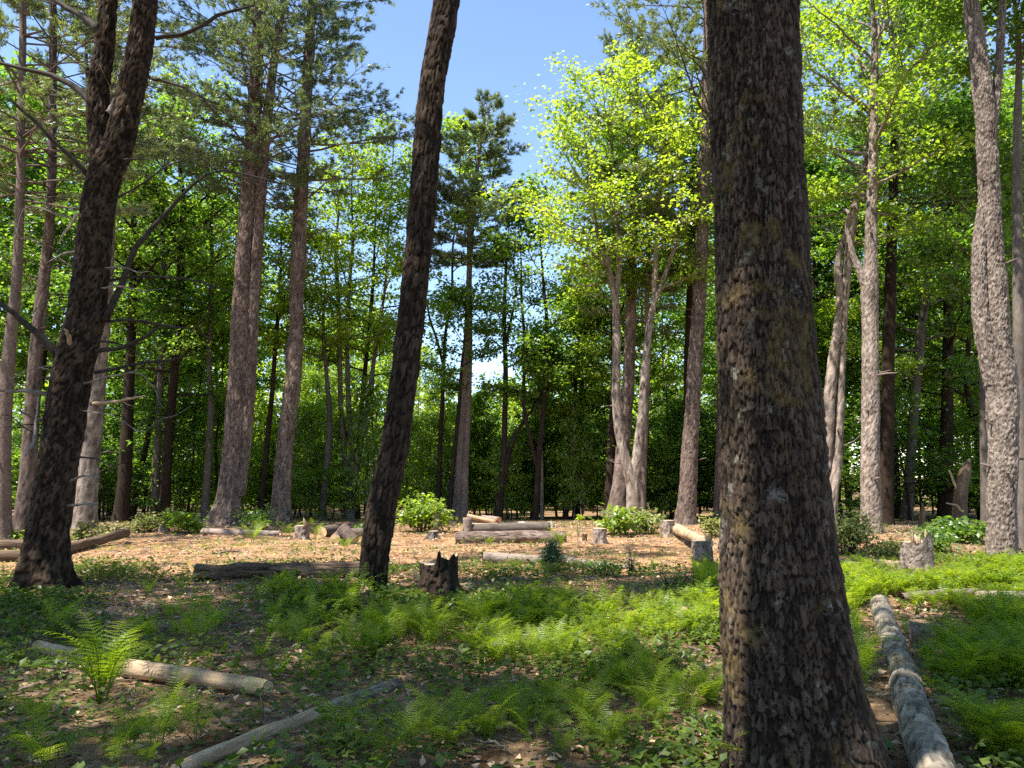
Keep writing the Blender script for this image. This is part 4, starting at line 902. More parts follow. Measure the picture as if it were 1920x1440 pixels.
def log(label, p0, p1, r0, r1, mat='log', cut0='cut', cut1='cut', name='fallen_log', sink=0.12, nseg=26, lump=0.10, ncell=0, hcell=0.1, amp=0.012, bend=0.0, stubs=0, group=None, peel=None):
    """p0, p1: (x, y) on the ground or (x, y, z) of the axis; bark plus two sawn ends"""
    def lift(p, r): return np.array([p[0], p[1], gz(p[0], p[1]) + r * (1 - sink)]) if len(p) == 2 else np.asarray(p, float)
    a = lift(p0, r0); b = lift(p1, r1); L = np.linalg.norm(b - a)
    t = thing(name, label, 'log', a, group=group)
    LOGSEG.append((a[:2].copy(), b[:2].copy(), max(r0, r1)))
    t.rotation_mode = 'QUATERNION'; t.rotation_quaternion = Vector(b - a).to_track_quat('Z', 'Y')
    n = max(10, int(L / 0.09)); zz = np.linspace(0, L, n)
    path = np.column_stack([bend * np.sin(zz / L * 2.6) + 0.015 * rng.normal(size=n).cumsum() * 0.3, 0.012 * rng.normal(size=n).cumsum() * 0.3, zz]); path[:, :2] -= path[0, :2] * 1
    m = MB(); rad = np.linspace(r0, r1, n)
    m.add(*trunk_mesh(path, rad, nseg, n, lump=lump, ncell=ncell, hcell=hcell, amp=amp, seed=int(rng.integers(99))))
    for k in range(stubs):
        z = rng.uniform(0.1, 0.9) * L; th = rng.uniform(0.2, 2.9)
        s = np.array([np.interp(z, zz, path[:, 0]), np.interp(z, zz, path[:, 1]), z]); d = unit(np.array([math.cos(th), math.sin(th), rng.uniform(-0.3, 0.6)]))
        tube(m, np.array([s, s + d * (r0 + rng.uniform(0.03, 0.14))]), [0.022, 0.014], 6)
    m.build('bark', M[mat], t, smooth=True)
    for (z, r, cm, sg) in ((0, r0, cut0, -1), (L, r1, cut1, 1)):
        if not cm: continue
        e = disc(r * 0.97).build('cut_end', M[cm], t, smooth=True)
        c = path[0] if sg < 0 else path[-1]
        e.location = (c[0], c[1], c[2] + sg * 0.006)
        if sg < 0: e.rotation_euler = (math.pi, 0, 0)
    if peel:
        f0, f1, pm = peel
        k0, k1 = int(f0 * n), max(int(f1 * n), int(f0 * n) + 3)
        m2 = MB(); tube(m2, path[k0:k1], rad[k0:k1] * 1.06, 20, cap=False, rmul=1 + 0.05 * (rng.uniform(size=(len(path[k0:k1]), 20)) - 0.5)); m2.build('peeled_wood', M[pm], t, smooth=True)
    return t

def xy(p): return (p[0], p[1])
def wpx(w, p): return w * 0.5 / FPX * cam_depth(p)

a, b = G(368, 1090), G(690, 1082); log('long rotten log with ragged furrowed bark lying in shade before the twin pine', xy(a), xy(b), wpx(31, a), wpx(26, b), 'rotlog', 'cutgrey', None, lump=0.45, ncell=9, hcell=0.5, amp=0.05, nseg=40)
a, b = G(-60, 1054), G(126, 1050); log('rotting pale-streaked log, the nearer of two lying by the reddish pine', xy(a), xy(b), wpx(22, a), wpx(20, b), 'rotlog', None, 'cutgrey', lump=0.3)
a, b = G(-70, 1034), G(128, 1030); log('rotting log, the farther of two lying by the reddish pine', xy(a), xy(b), wpx(22, a), wpx(20, b), 'rotlog', None, 'cutgrey', lump=0.3)
a, b = G(120, 1040), G(233, 1018); b = np.array([b[0], b[1], gz(b[0], b[1]) + 0.24]); a3 = np.array([a[0], a[1], gz(a[0], a[1]) + wpx(24, a) * .8])
log('dark mossy log with its end raised, right of the forked dark pine', a3, b, wpx(21, a), wpx(17, b), 'rotlog', None, None, lump=0.3, stubs=3)
a, b = G(380, 1003), G(526, 1004); log('short thin log lying across the foot of the twin pine', xy(a), xy(b), wpx(13, a), wpx(10, b), 'log', 'cutgrey', 'cut', lump=0.15)
a, b = G(856, 1019), G(1062, 1017); log('thick pinkish barked log lying whole in the sun mid clearing', xy(a), xy(b), wpx(22, a), wpx(22, b), 'pine', 'cutgrey', None, ncell=20, hcell=0.06, amp=0.014, nseg=40)
a, b = G(868, 1001), G(1031, 998); log('dark log with orange sawn end lying beyond the pinkish log', xy(a), xy(b), wpx(18, a), wpx(19, b), 'grey', 'cut', 'cutred', lump=0.08)
a, b = G(905, 1056), G(1080, 1059); log('smooth grey-brown log end, left of the little dark fir', xy(a), xy(b), wpx(22, a), wpx(18, b), 'log', 'cutgrey', None, lump=0.06)
a, b = G(1062, 1062), G(1190, 1068); log('tapering grey log half sunk in the litter, right of the little dark fir', xy(a), xy(b), wpx(18, a), wpx(10, b), 'greylog', None, None, lump=0.08, sink=0.3)
a, b = G(226, 1268), G(500, 1312); log('short slim pole with peeled yellow sawn end in the shady foreground', xy(a), xy(b), wpx(34, a), wpx(27, b), 'bare', 'cutgrey', 'cut', lump=0.10, sink=0.05, bend=0.02, peel=(0.86, 1.0, 'yellowwood'))
a, b = G(70, 1222), G(148, 1240); log('broken length of pale pole behind the dark-stemmed fern', xy(a), xy(b), wpx(22, a), wpx(24, b), 'bare', 'cutgrey', 'cutgrey', lump=0.15)
a, b = G(330, 1462), G(606, 1345); log('weathered barkless pole slanting through the foreground', xy(a), xy(b), wpx(30, a), wpx(27, b), 'bare', 'cutgrey', None, lump=0.22, bend=0.03, sink=0.0)
a, b = G(600, 1348), G(748, 1287); log('lichen-grey branch lying on from the end of the barkless pole', xy(a), xy(b), wpx(22, a), wpx(20, b), 'greylog', None, 'cutgrey', lump=0.25, ncell=9, hcell=0.07, amp=0.01, sink=0.0)
a, b = G(1650, 1148), G(1800, 1640); log('long grey banded log running past the foot of the thick near pine', xy(a), xy(b), 0.10, 0.106, 'greylog', None, 'cutgrey', lump=0.09, ncell=9, hcell=0.06, amp=0.011, sink=0.0, nseg=40, stubs=2)
a, b = G(1838, 1140), G(1990, 1142); log('grey lichened log lying among ferns below the burled pale tree', xy(a), xy(b), wpx(30, a), wpx(28, b), 'greylog', 'cutgrey', None, lump=0.12, sink=-0.1)
a, b = G(1690, 1132), G(1838, 1120); log('pale log half buried in the ferns left of the lichened log', xy(a), xy(b), wpx(18, a), wpx(16, b), 'log', None, None, lump=0.12, sink=-0.2)
a, b = G(1782, 1256), G(1990, 1262); log('thin grey log low among the ferns beyond the orange-topped stump', xy(a), xy(b), wpx(22, a), wpx(20, b), 'greylog', 'cutgrey', None, lump=0.15, sink=-0.2)
a, b = G(1555, 1062), G(1632, 1077); log('short dark-ended log beside the hollow broken stump', xy(a), xy(b), wpx(18, a), wpx(20, b), 'log', None, None, lump=0.2, stubs=2)
a, b = G(1640, 1062), G(1722, 1068); log('crumbling pale log lying against the hollow broken stump', xy(a), xy(b), wpx(14, a), wpx(14, b), 'bare', None, None, lump=0.3)
a = G(1266, 1004); a = np.array([a[0], a[1], gz(a[0], a[1]) + wpx(24, a)]); bq = G(1322, 1072); b = P(1330, 1018, bq[1] + 0.05)
log('pale log with orange sawn end propped on a stump', a, b, wpx(21, a), wpx(14, b), 'bare', 'cutred', 'cutgrey', lump=0.18)
for (x0, y0, x1, y1, w, lb, mt, c0, c1) in [
    (603, 1008, 632, 1004, 22, 'short sawn log round lying beside the tilted round', 'pine', 'cut', 'cutgrey'),
    (628, 1020, 648, 1004, 20, 'pinkish log round lying in front of the tilted round', 'pine', 'cut', 'cutgrey'),
    (646, 1008, 690, 1005, 18, 'log lying behind the tilted round beside the slanting trunk', 'log', 'cutgrey', 'cut')]:
    a, b = G(x0, y0), G(x1, y1); log(lb, xy(a), xy(b), wpx(w, a), wpx(w, b), mt, c0, c1, name='log_round', lump=0.1)
a = G(664, 1020); top = P(640, 990, a[1] + 0.15); a3 = np.array([a[0], a[1], gz(a[0], a[1]) + 0.05])
log('tilted sawn log round propped up among the cut rounds', a3, top, wpx(24, a), wpx(23, a), 'pine', 'cut', 'cut', name='log_round', lump=0.08)
# cut timber behind the far logs
for (x0, y0, x1, y1, w, h0, h1, lb, mt) in [
    (876, 990, 930, 990, 9, 0.36, 0.18, 'brown split timber lying on the far log pile', 'splinter'),
    (880, 994, 934, 994, 8, 0.14, 0.14, 'pale split timber at the bottom of the far log pile', 'bare'),
    (905, 988, 936, 990, 10, 0.28, 0.26, 'reddish short log on the far log pile', 'log')]:
    a, b = G(x0, y0), G(x1, y1); a[2] += h0; b[2] += h1
    log(lb, a, b, wpx(w, a), wpx(w, b), mt, 'cut', 'cutred', name='split_timber', lump=0.12)
a = G(818, 1000); log('rusty brown upright log standing by the crooked thin maple', np.array([a[0], a[1], gz(a[0], a[1]) - .03]), np.array([a[0] + .02, a[1], gz(a[0], a[1]) + 0.55]), wpx(14, a), wpx(13, a), 'log', None, 'cutred', name='standing_log')
a = G(876, 1001); log('short upright log standing right of the paired tall pines', np.array([a[0], a[1], gz(a[0], a[1]) - .03]), np.array([a[0], a[1], gz(a[0], a[1]) + 0.42]), wpx(18, a), wpx(17, a), 'log', None, 'cutred', name='standing_log')

def stump(label, px, py, w, h, mat='log', top='cut', jag=0.0, flare=0.5, splinters=0, tilt=0.0, nseg=34, lump=0.12, ncell=14, hcell=0.12, amp=0.014, nroot=5, hollow=None, notch=0.0):
    """w, h in pixels; jag: how far the broken rim stands up (m); notch: half of the top cut lower"""
    p = G(px, py); r = wpx(w, p); H = h / FPX * cam_depth(p)
    t = thing('tree_stump', label, 'stump', p)
    rows = max(12, int(H / 0.025)); zz = np.linspace(-0.06, H, rows)
    path = np.column_stack([np.zeros(rows), np.zeros(rows), zz]); path[:, 0] += tilt * zz
    V, T, Q, A = trunk_mesh(path, np.full(rows, r), nseg, rows, lump=lump, ncell=ncell, hcell=hcell, amp=amp, flare=flare, flare_h=max(0.10, H * 0.3), nroot=nroot, seed=int(rng.integers(99)))
    V = V[:-1]; th = np.arange(nseg) * 2 * math.pi / nseg
    rim = jag * np.clip(fbm(np.stack([np.cos(th) * 2.2 + px, np.sin(th) * 2.2, th * 0 + 3], -1), 2) * 2.2 + 0.35, 0, 1) * (0.4 + 0.9 * rng.uniform(size=nseg))
    cut = (np.cos(th - 2.9) > -0.15); rim = np.where(cut, rim * 0.12 - notch * H, rim)
    f = np.clip((zz - H * 0.55) / (H * 0.45), 0, 1)[:, None]
    V3 = V.reshape(rows, nseg, 3); V3[:, :, 2] += rim[None, :] * f
    m = MB(); m.add(V3.reshape(-1, 3), None, Q, A[:-1]); m.build('bark', M[mat], t, smooth=True)
    rimv = V3[-1]; c = rimv.mean(0); c[2] = rimv[:, 2].min() - 0.01
    m = MB(); inner = c + (rimv - c) * np.array([0.82, 0.82, 0.25]); inner2 = c + (rimv - c) * np.array([0.4, 0.4, 0.1])
    if hollow: inner2[:, 2] -= hollow; 
    n = nseg; Vt = np.concatenate([rimv * np.array([.985, .985, 1]), inner, inner2, [c - np.array([0, 0, hollow or 0])]]) - c
    Qt = [(k, (k + 1) % n, n + (k + 1) % n, n + k) for k in range(n)] + [(n + k, n + (k + 1) % n, 2 * n + (k + 1) % n, 2 * n + k) for k in range(n)]
    Tt = [(2 * n + k, 2 * n + (k + 1) % n, 3 * n) for k in range(n)]
    m.add(Vt, Tt, Qt); e = m.build('cut_face', M[top], t); e.location = c
    for k in range(splinters):
        a_ = rng.uniform(-0.6, 1.9); q = np.array([math.cos(a_) * r * 0.7, math.sin(a_) * r * 0.7, c[2] - 0.05]) + np.array([tilt * H, 0, 0])
        d = unit(np.array([rng.normal() * 0.2, rng.normal() * 0.2, 1])); L = rng.uniform(0.08, 0.24) * (1.2 if k < 3 else 0.8)
        m = MB(); tube(m, np.array([q, q + d * L * 0.6, q + d * L]), [0.035, 0.022, 0.003], 5, rmul=1 + 0.5 * (rng.uniform(size=(3, 5)) - .5)); m.build('splinter', M['splinter'], t)
    return t
stump('big jagged stump with splintered top beside the slanting dark trunk', 823, 1128, 66, 78, 'dark', 'cutgrey', jag=0.20, flare=0.30, splinters=7, notch=0.10, nseg=60, ncell=16, hcell=0.25, amp=0.03)
stump('sunlit stump holding up the orange-ended log', 1320, 1070, 36, 56, 'pale', 'cutgrey', jag=0.05, flare=0.35, splinters=3, tilt=-0.05)
stump('plain stump standing among twigs, right of the little dark fir', 1124, 1019, 24, 28, 'log', 'cutgrey', flare=0.5)
stump('pale sawn stump at the left of the propped log', 1252, 1006, 24, 30, 'pale', 'cutgrey', flare=0.5)
stump('hollow broken stump with split sides in the sun above the ferns', 1722, 1078, 54, 62, 'pale', 'cutgrey', jag=0.22, flare=0.45, splinters=5, hollow=0.3, notch=0.04, nseg=48)
stump('small low stump with fresh orange sawn top hidden in the ferns', 1729, 1212, 40, 46, 'log', 'cutorange', flare=0.1, tilt=0.03)
stump('crumbled low stump between two ferns left of the log rounds', 566, 1010, 26, 24, 'pale', 'cutgrey', jag=0.06, flare=0.5, splinters=2)
stump('small grey stump under brush right of the black shaded trunk', 308, 998, 16, 18, 'pale', 'cutgrey', flare=0.7)
stump('tiny sawn stump beside the thin upright stake', 1096, 1014, 9, 14, 'rotlog', 'cut', flare=0.4)
stump('low root-spread stump before the far logs', 812, 1010, 16, 14, 'grey', 'cutgrey', flare=1.6, jag=0.03)
stump('dark rotten stub at the foot of the slanting trunk', 672, 1150, 40, 40, 'rotlog', 'splinter', jag=0.08, flare=0.6, splinters=2, notch=0.1)
def rock(label, px, py, w, h):
    p = G(px, py); D = cam_depth(p); a_ = w * 0.5 / FPX * D; c_ = h / FPX * D
    th, ph = np.meshgrid(np.arange(16) * 2 * math.pi / 16, np.linspace(-0.5, math.pi / 2, 9))
    V = np.stack([np.cos(th) * np.cos(ph) * a_, np.sin(th) * np.cos(ph) * a_ * 0.8, np.sin(ph) * c_], -1)
    V = V * (1 + 0.5 * fbm(V / a_ * 1.3 + px, 3)[..., None])
    m = MB(); m.add(V.reshape(-1, 3), None, grid_quads(9, 16)); o = m.build('pale_mound', M['rock_sunlit_ground'], smooth=True); o.location = p
    return tag(o, label, 'rock')
M['rock_sunlit_ground'] = plain_mat('rock_sunlit_ground', (0.20, 0.18, 0.155), (0.40, 0.37, 0.32), scale=5)
rock('pale rounded rock beyond the orange sawn end of the dark log', 1030, 990, 20, 12)
rock('low pale mound standing in for sunlit ground behind the slim dark tree beyond the far logs', 978, 986, 30, 8)  # mound added for a bright patch of ground; sunlight put into its pale colour
def snag(label, pts, Y, mat='bare'):
    q = np.array([np.append(P(px, py, Y), 0) for px, py, w in pts])
    for k, (px, py, w) in enumerate(pts): q[k, 3] = wpx(w, q[k, :3])
    b = q[0, :3].copy(); b[2] = gz(b[0], b[1]); q[0, 2] = b[2] - 0.05
    t = thing('broken_snag', label, 'snag', b); m = MB()
    m.add(*trunk_mesh(q[:, :3] - b, q[:, 3], 18, 30, lump=0.25, flare=0.3, seed=5)); m.build('trunk', M[mat], t, smooth=True)
    return t, b
t, b = snag('tall broken snag with splintered top in the dark woods', [(1800, 1000, 26), (1801, 940, 24), (1806, 900, 22), (1814, 872, 14), (1818, 860, 3)], 24.0, 'rotlog')
extra_branch(t, b, [(1802, 930, 6), (1790, 905, 5), (1775, 880, 3)], 24.0, 'bare'); extra_branch(t, b, [(1806, 960, 4), (1790, 945, 4), (1776, 942, 2)], 23.8, 'bare')
snag('thin pointed snag behind the hollow broken stump', [(1728, 1006, 11), (1729, 975, 9), (1731, 955, 7), (1728, 942, 1)], 21.5, 'rotlog')
# splinter of split wood leaning by the jagged stump, and the stake
a = G(796, 1112); log('curved pale slab of split wood leaning on the jagged stump', P(796, 1096, a[1]), P(774, 1068, a[1]), 0.05, 0.022, 'yellowwood', None, None, name='wood_slab', lump=0.2, nseg=8)
a = G(880, 1112); log('short pale log end sticking out behind the jagged stump', P(862, 1104, a[1]), P(884, 1102, a[1]), 0.075, 0.07, 'bare', None, 'cutgrey', lump=0.1)
a = G(1083, 1032); log('thin pale upright stake standing before the leafy shrubs', np.array([a[0], a[1], a[2] - .05]), P(1083, 975, a[1]), 0.017, 0.012, 'bare', None, None, name='stake', lump=0.05, nseg=8)

# ------------------------------------------------------------------ shrubs, saplings and seedlings at the edge of the clearing
def shrub(name, label, px, py, hpx, wpx_, leafmat, leaf=0.11, n=16, nleaf=14, cat='shrub'):
    p = G(px, py); D = cam_depth(p); h = hpx / FPX * D; w = wpx_ / FPX * D
    t = thing(name, label, cat, p); wd = MB(); cr = MB(); C = []
    for k in range(n):
        a_ = rng.uniform(0, 6.28); o = w * 0.5 * math.sqrt(rng.uniform())
        q = np.array([math.cos(a_) * o, math.sin(a_) * o * 0.8, h * rng.uniform(0.35, 1.0) * (1 - 0.35 * o / w)])
        s = q * np.array([0.25, 0.25, 0]) ; s[2] = -0.02
        pth = smooth_path(np.array([s, (s + q) / 2 + rng.normal(size=3) * 0.03, q]), 6)
        tube(wd, pth, np.linspace(0.010, 0.003, 6), 4, cap=False); C.append(pth[3:])
    C = np.concatenate(C); C = np.repeat(C, nleaf, 0); m = len(C)
    off = rng.normal(size=(m, 3)) * np.array([1, 1, 0.45]) * min(0.14, w * 0.16)
    pos = C + off; pos[:, 2] = np.maximum(pos[:, 2], 0.03)
    leaves(cr, pos, rng.normal(size=(m, 3)) * np.array([1, 1, 0.4]) + off * 3 - np.array([0, 0, 0.3]), rng.normal(size=(m, 3)) * 0.45 + np.array([-.2, -.35, 1.0]), leaf * rng.uniform(0.6, 1.2, m))
    wd.build('stem', M['twig'], t); cr.build('foliage', M[leafmat], t)
    return t
shrub('shrub', 'bright leafy shrub left of the low-forking scaly tree', 1150, 1003, 58, 80, 'bright', 0.15, 14, 12)
shrub('shrub', 'yellow-green leafy shrub at the foot of the low-forking scaly tree', 1205, 1000, 48, 66, 'hemlock', 0.12, 14, 14)
shrub('shrub', 'large rounded bright shrub beyond the clearing, right of the slanting trunk', 792, 998, 72, 100, 'bright', 0.13, 30, 16)
shrub('shrub', 'leafy low shrub left of the slim forking trunk', 335, 1000, 44, 70, 'bright', 0.15, 12, 12)
shrub('shrub', 'feathery yellow-green brush behind the small grey stump', 275, 998, 34, 56, 'hemlock', 0.09, 14, 18)
shrub('shrub', 'low yellow-green brush behind the dark mossy log', 205, 1010, 26, 60, 'hemlock', 0.09, 12, 16)
shrub('shrub', 'small leafy shrub between the two left pines', 30, 1015, 22, 40, 'bright', 0.12, 8, 10)
shrub('shrub', 'low leafy clump at the foot of the sunlit grey-brown trunk', 150, 1012, 30, 40, 'hemlock', 0.09, 9, 14)
shrub('shrub', 'dark little evergreen bush right of the twin pine', 475, 1000, 60, 60, 'deep', 0.08, 16, 18)
shrub('shrub', 'low leafy growth before the several-stemmed maple', 700, 1000, 30, 50, 'maple', 0.13, 10, 12)
shrub('shrub', 'tall yellow-green needle brush against the straight pale trunk', 1588, 1040, 84, 84, 'hemlock', 0.07, 34, 26)
shrub('shrub', 'low needle brush right of the straight pale trunk', 1672, 1042, 34, 60, 'hemlock', 0.07, 16, 20)
shrub('shrub', 'dark fringed bush behind the hollow broken stump', 1752, 1036, 46, 76, 'deep', 0.08, 20, 22)
shrub('shrub', 'broad-leaved shaded bush below the broken snag', 1790, 1018, 50, 110, 'deep', 0.15, 18, 12)
shrub('shrub', 'ferny low bush at the right foot of the pinkish pine', 1335, 1006, 40, 42, 'hemlock', 0.09, 12, 16)
shrub('shrub', 'sparse dry brush lying in front of the propped-log stump', 1255, 1098, 36, 76, 'hemlock', 0.05, 16, 5)
shrub('shrub', 'thin reddish-twigged plant by the sunk end of the grey log', 1182, 1078, 52, 30, 'litter', 0.05, 8, 4)
shrub('shrub', 'low twiggy growth along the right end of the grey log', 1130, 1078, 30, 76, 'deep', 0.05, 18, 8)

# the little dark fir
def fir(label, px, py, hpx, wp):
    p = G(px, py); D = cam_depth(p); h = hpx / FPX * D; w = wp / FPX * D
    t = thing('fir_sapling', label, 'sapling', p); wd = MB(); cr = MB()
    tube(wd, np.array([[0, 0, -0.03], [0.01, 0, h * 0.5], [0, 0.01, h]]), [0.014, 0.009, 0.003], 6)
    NP = []; ND = []
    for k in range(46):
        f = 0.08 + 0.92 * k / 46; z = h * f; a_ = k * 2.4; L = w * 0.5 * (1.05 - f) + 0.05
        d = np.array([math.cos(a_), math.sin(a_), 0.25]); e = np.array([0, 0, z]) + d * L
        tube(wd, np.array([[0, 0, z], e]), [0.005, 0.002], 4, cap=False)
        n = int(60 * L / 0.3) + 12; s = rng.uniform(0.1, 1.05, n)[:, None]
        NP.append(np.array([0, 0, z]) + d * L * s + rng.normal(size=(n, 3)) * 0.02); ND.append(d + rng.normal(size=(n, 3)) * 0.7)
    needles(cr, np.concatenate(NP), np.concatenate(ND), rng.uniform(0.05, 0.10, sum(len(q) for q in NP)), 0.012)
    wd.build('trunk', M['twig'], t); cr.build('crown', M['fir'], t); return t
fir('little dark fir sapling growing against the grey log', 1036, 1068, 50, 50)

# maple seedlings with a few broad leaves each
def maple_leaf_mesh():
    a_ = np.array([-150, -115, -80, -50, -28, 0, 28, 50, 80, 115, 150]) * math.pi / 180
    r_ = np.array([0.35, 0.55, 0.38, 0.85, 0.48, 1.0, 0.48, 0.85, 0.38, 0.55, 0.35])
    V = [[0, 0, 0]] + [[math.sin(x) * r, math.cos(x) * r + 0.05, -0.18 * r * r + 0.05 * (k % 2)] for k, (x, r) in enumerate(zip(a_, r_))]
    m = MB(); m.add(np.array(V), [(0, k + 1, k) for k in range(1, 11)]); return m
LEAFM = {k: maple_leaf_mesh().mesh('leaf', M[k]) for k in ('bright', 'maple', 'cover')}
def seedling(label, px, py, hpx, leafpx, n=5, mat='bright'):
    p = G(px, py); D = cam_depth(p); h = hpx / FPX * D; s = leafpx / FPX * D * 0.55
    t = thing('maple_seedling', label, 'seedling', p)
    m = MB(); top = np.array([rng.normal() * 0.03, rng.normal() * 0.03, h])
    tube(m, smooth_path(np.array([[0, 0, -0.02], top * 0.5 + rng.normal(size=3) * 0.01, top]), 6), np.linspace(0.005, 0.002, 6), 5)
    m.build('stem', M['twig'], t)
    for k in range(n):
        a_ = k * 2.4 + rng.uniform(0, 1); o = link('leaf', LEAFM[mat], t)
        o.location = top * (1 - 0.3 * k / n) + np.array([math.sin(a_) * -s, math.cos(a_) * s, 0]) * 0.35
        o.rotation_euler = (rng.normal() * 0.25 - 0.25, rng.normal() * 0.25, a_); o.scale = (s,) * 3
    return t
for sp in [('yellow-green broad-leaved seedling alone on the litter right of mid clearing', 1166, 1122, 22, 20, 7, 'bright'), ('maple seedling by the left edge above the fallen pole', 34, 1188, 22, 26, 4, 'bright'),
           ('maple seedling left of the broken pale pole', 18, 1262, 34, 34, 5, 'maple'), ('maple seedling just before the broken pale pole', 76, 1275, 40, 36, 6, 'maple'),
           ('pale-leaved seedling below the short slim pole', 312, 1325, 26, 22, 4, 'bright'), ('maple seedling near the leafy shrubs by the stake', 1088, 992, 26, 18, 7, 'bright'),
           ('small seedling on the litter behind the several ferns', 1172, 1108, 12, 12, 4, 'bright'), ('low broad-leaved seedling under the thick near pine', 1400, 1425, 24, 30, 5, 'cover'),
           ('wide-leaved seedling in the darkest corner of the foreground', 110, 1420, 40, 44, 6, 'cover'), ('shaded seedling beside the weathered barkless pole', 250, 1400, 30, 34, 5, 'cover'),
           ('shaded seedling right of the lichen-grey branch', 860, 1330, 24, 26, 5, 'cover'), ('broad-leaved seedling at the foot of the grey banded log', 1660, 1415, 28, 34, 5, 'cover'),
           ('seedling in the litter before the sunlit fern strip', 1060, 1345, 24, 26, 5, 'cover'), ('seedling between the barkless pole and the ferns', 620, 1420, 26, 30, 5, 'cover')]:
    seedling(*sp)

# fallen sticks
for (lb, x0, y0, x1, y1, w, mt) in [
    ('forked dark stick lying by the left edge', -20, 1215, 48, 1188, 8, 'twig'), ('long thin twig curving below the short slim pole', 310, 1278, 420, 1318, 4, 'dead'),
    ('bent dark stick lying right of the dark-stemmed fern', 276, 1362, 336, 1338, 6, 'twig'), ('pale splinter lying beyond the lichen-grey branch', 760, 1292, 770, 1310, 8, 'bare'),
    ('whitish stick lying in the shade right of centre', 845, 1332, 905, 1342, 7, 'dead'), ('thin dead twig across the leaf litter under the ferns', 700, 1372, 790, 1340, 4, 'dead'),
    ('pale dry stick on the litter in mid clearing', 930, 1088, 1010, 1092, 6, 'dead'), ('slender dark twig on the sunny needle litter', 398, 1040, 452, 1036, 4, 'twig'),
    ('grey stick before the yellow-green seedling', 1090, 1135, 1160, 1128, 8, 'dead'), ('thin curved twig near the bottom edge', 890, 1395, 960, 1420, 5, 'dead'),
    ('grey twig lying left of the thick near pine', 1240, 1330, 1300, 1350, 4, 'dead'), ('dry stick under the lone sunlit fern', 190, 1150, 235, 1158, 5, 'dead'),
    ('light bark strip lying on the litter by the jagged stump', 770, 1160, 830, 1152, 5, 'bare'), ('pale twig by the left edge under the forked pine', 0, 1092, 26, 1082, 6, 'dead'),
    ('dead twig among the ferns right of the grey banded log', 1800, 1330, 1880, 1310, 5, 'dead')]:
    a, b = G(x0, y0), G(x1, y1)
    q = np.array([a, (a + b) / 2 + np.append(rng.normal(size=2) * 0.03, 0.03), b]); q[:, 2] = [gz(v[0], v[1]) + 0.015 for v in q]; q[1, 2] += 0.02
    t = thing('fallen_stick', lb, 'stick', a); m = MB(); r_ = wpx(w, a)
    tube(m, smooth_path(q, 9) - np.array(t.location) + rng.normal(size=(9, 3)) * 0.006, np.linspace(r_, r_ * 0.5, 9), 6); m.build('stem', M[mt], t, smooth=True)
    k = smooth_path(q, 9)[5] - np.array(t.location)
    m = MB(); tube(m, limb_path(k, unit(np.append(rng.normal(size=2), 0.25)), 0.16 + 2 * r_, 5, wig=0.1), np.linspace(r_ * 0.5, 0.002, 5), 5); m.build('twig', M[mt], t)

# ------------------------------------------------------------------ ferns
def frond(npair, lob, arch, seed):
    """one frond, length 1, growing up +z and arching to +y"""
    r2 = np.random.default_rng(seed); m = MB()
    s = np.linspace(0, 1, 12); ang = R(8) + arch * s ** 1.5
    ds = np.diff(s, prepend=0); y = np.cumsum(np.sin(ang) * ds); z = np.cumsum(np.cos(ang) * ds); x = 0.03 * np.sin(s * 3 + seed)
    path = np.column_stack([x, y, z]); tube(m, path if lob > 1 else path[[0, 4, 8, 11]], np.linspace(0.008, 0.0025, 12 if lob > 1 else 4), 3, cap=False)
    tang = unit(np.gradient(path, axis=0))
    for k in range(npair):
        f = 0.22 + 0.78 * (k + 0.5) / npair
        c = np.array([np.interp(f, s, path[:, q]) for q in range(3)]); tg = unit(np.array([np.interp(f, s, tang[:, q]) for q in range(3)]))
        g = (f - 0.22) / 0.78
        L = 0.20 * min(1, (g + 0.10) / 0.22) ** 0.6 * (1 - g) ** 0.62 + 0.012
        for sg in (-1, 1):
            side = np.array([sg, 0, 0.0]); nrm = unit(np.cross(side, tg)); nrm = nrm if nrm[2] > 0 else -nrm
            d = unit(side + tg * (0.30 + 0.1 * r2.normal()) + nrm * (0.10 + 0.12 * r2.normal()))
            wv = unit(np.cross(d, nrm))
            wid = 0.78 / npair * (0.62 if lob > 1 else 0.7)
            if lob <= 1:
                V = [c, c + d * L * 0.35 + wv * wid * 0.5, c + d * L - nrm * L * 0.18, c + d * L * 0.35 - wv * wid * 0.5]
                m.add(np.array(V), [(0, 1, 2), (0, 2, 3)])
            else:
                V = []; T = []
                for h in range(lob):
                    u0 = h / lob; u1 = (h + 1) / lob; w0 = wid * (1 - u0) ** 0.7
                    a0 = c + d * L * u0 - nrm * L * 0.20 * u0 ** 2; a1 = c + d * L * u1 - nrm * L * 0.20 * u1 ** 2; am = (a0 + a1) / 2 + d * L * 0.06
                    i0 = len(V); V += [a0, a1, am + wv * w0 * 0.62, am - wv * w0 * 0.62]
                    T += [(i0, i0 + 1, i0 + 2), (i0, i0 + 3, i0 + 1)]
                m.add(np.array(V), T)
    return m
FR = [frond(20, 7, R(62 + 9 * k), k).mesh('frond', M['fern']) for k in range(5)]
FRL = [frond(10, 1, R(60 + 14 * k), 20 + k) for k in range(3)]
FRLV = [(np.concatenate(f.V), np.concatenate([np.concatenate(f.T)] + [np.stack([q[:, [0, 1, 2]], q[:, [0, 2, 3]]], 1).reshape(-1, 3) for q in f.Q])) for f in FRL]

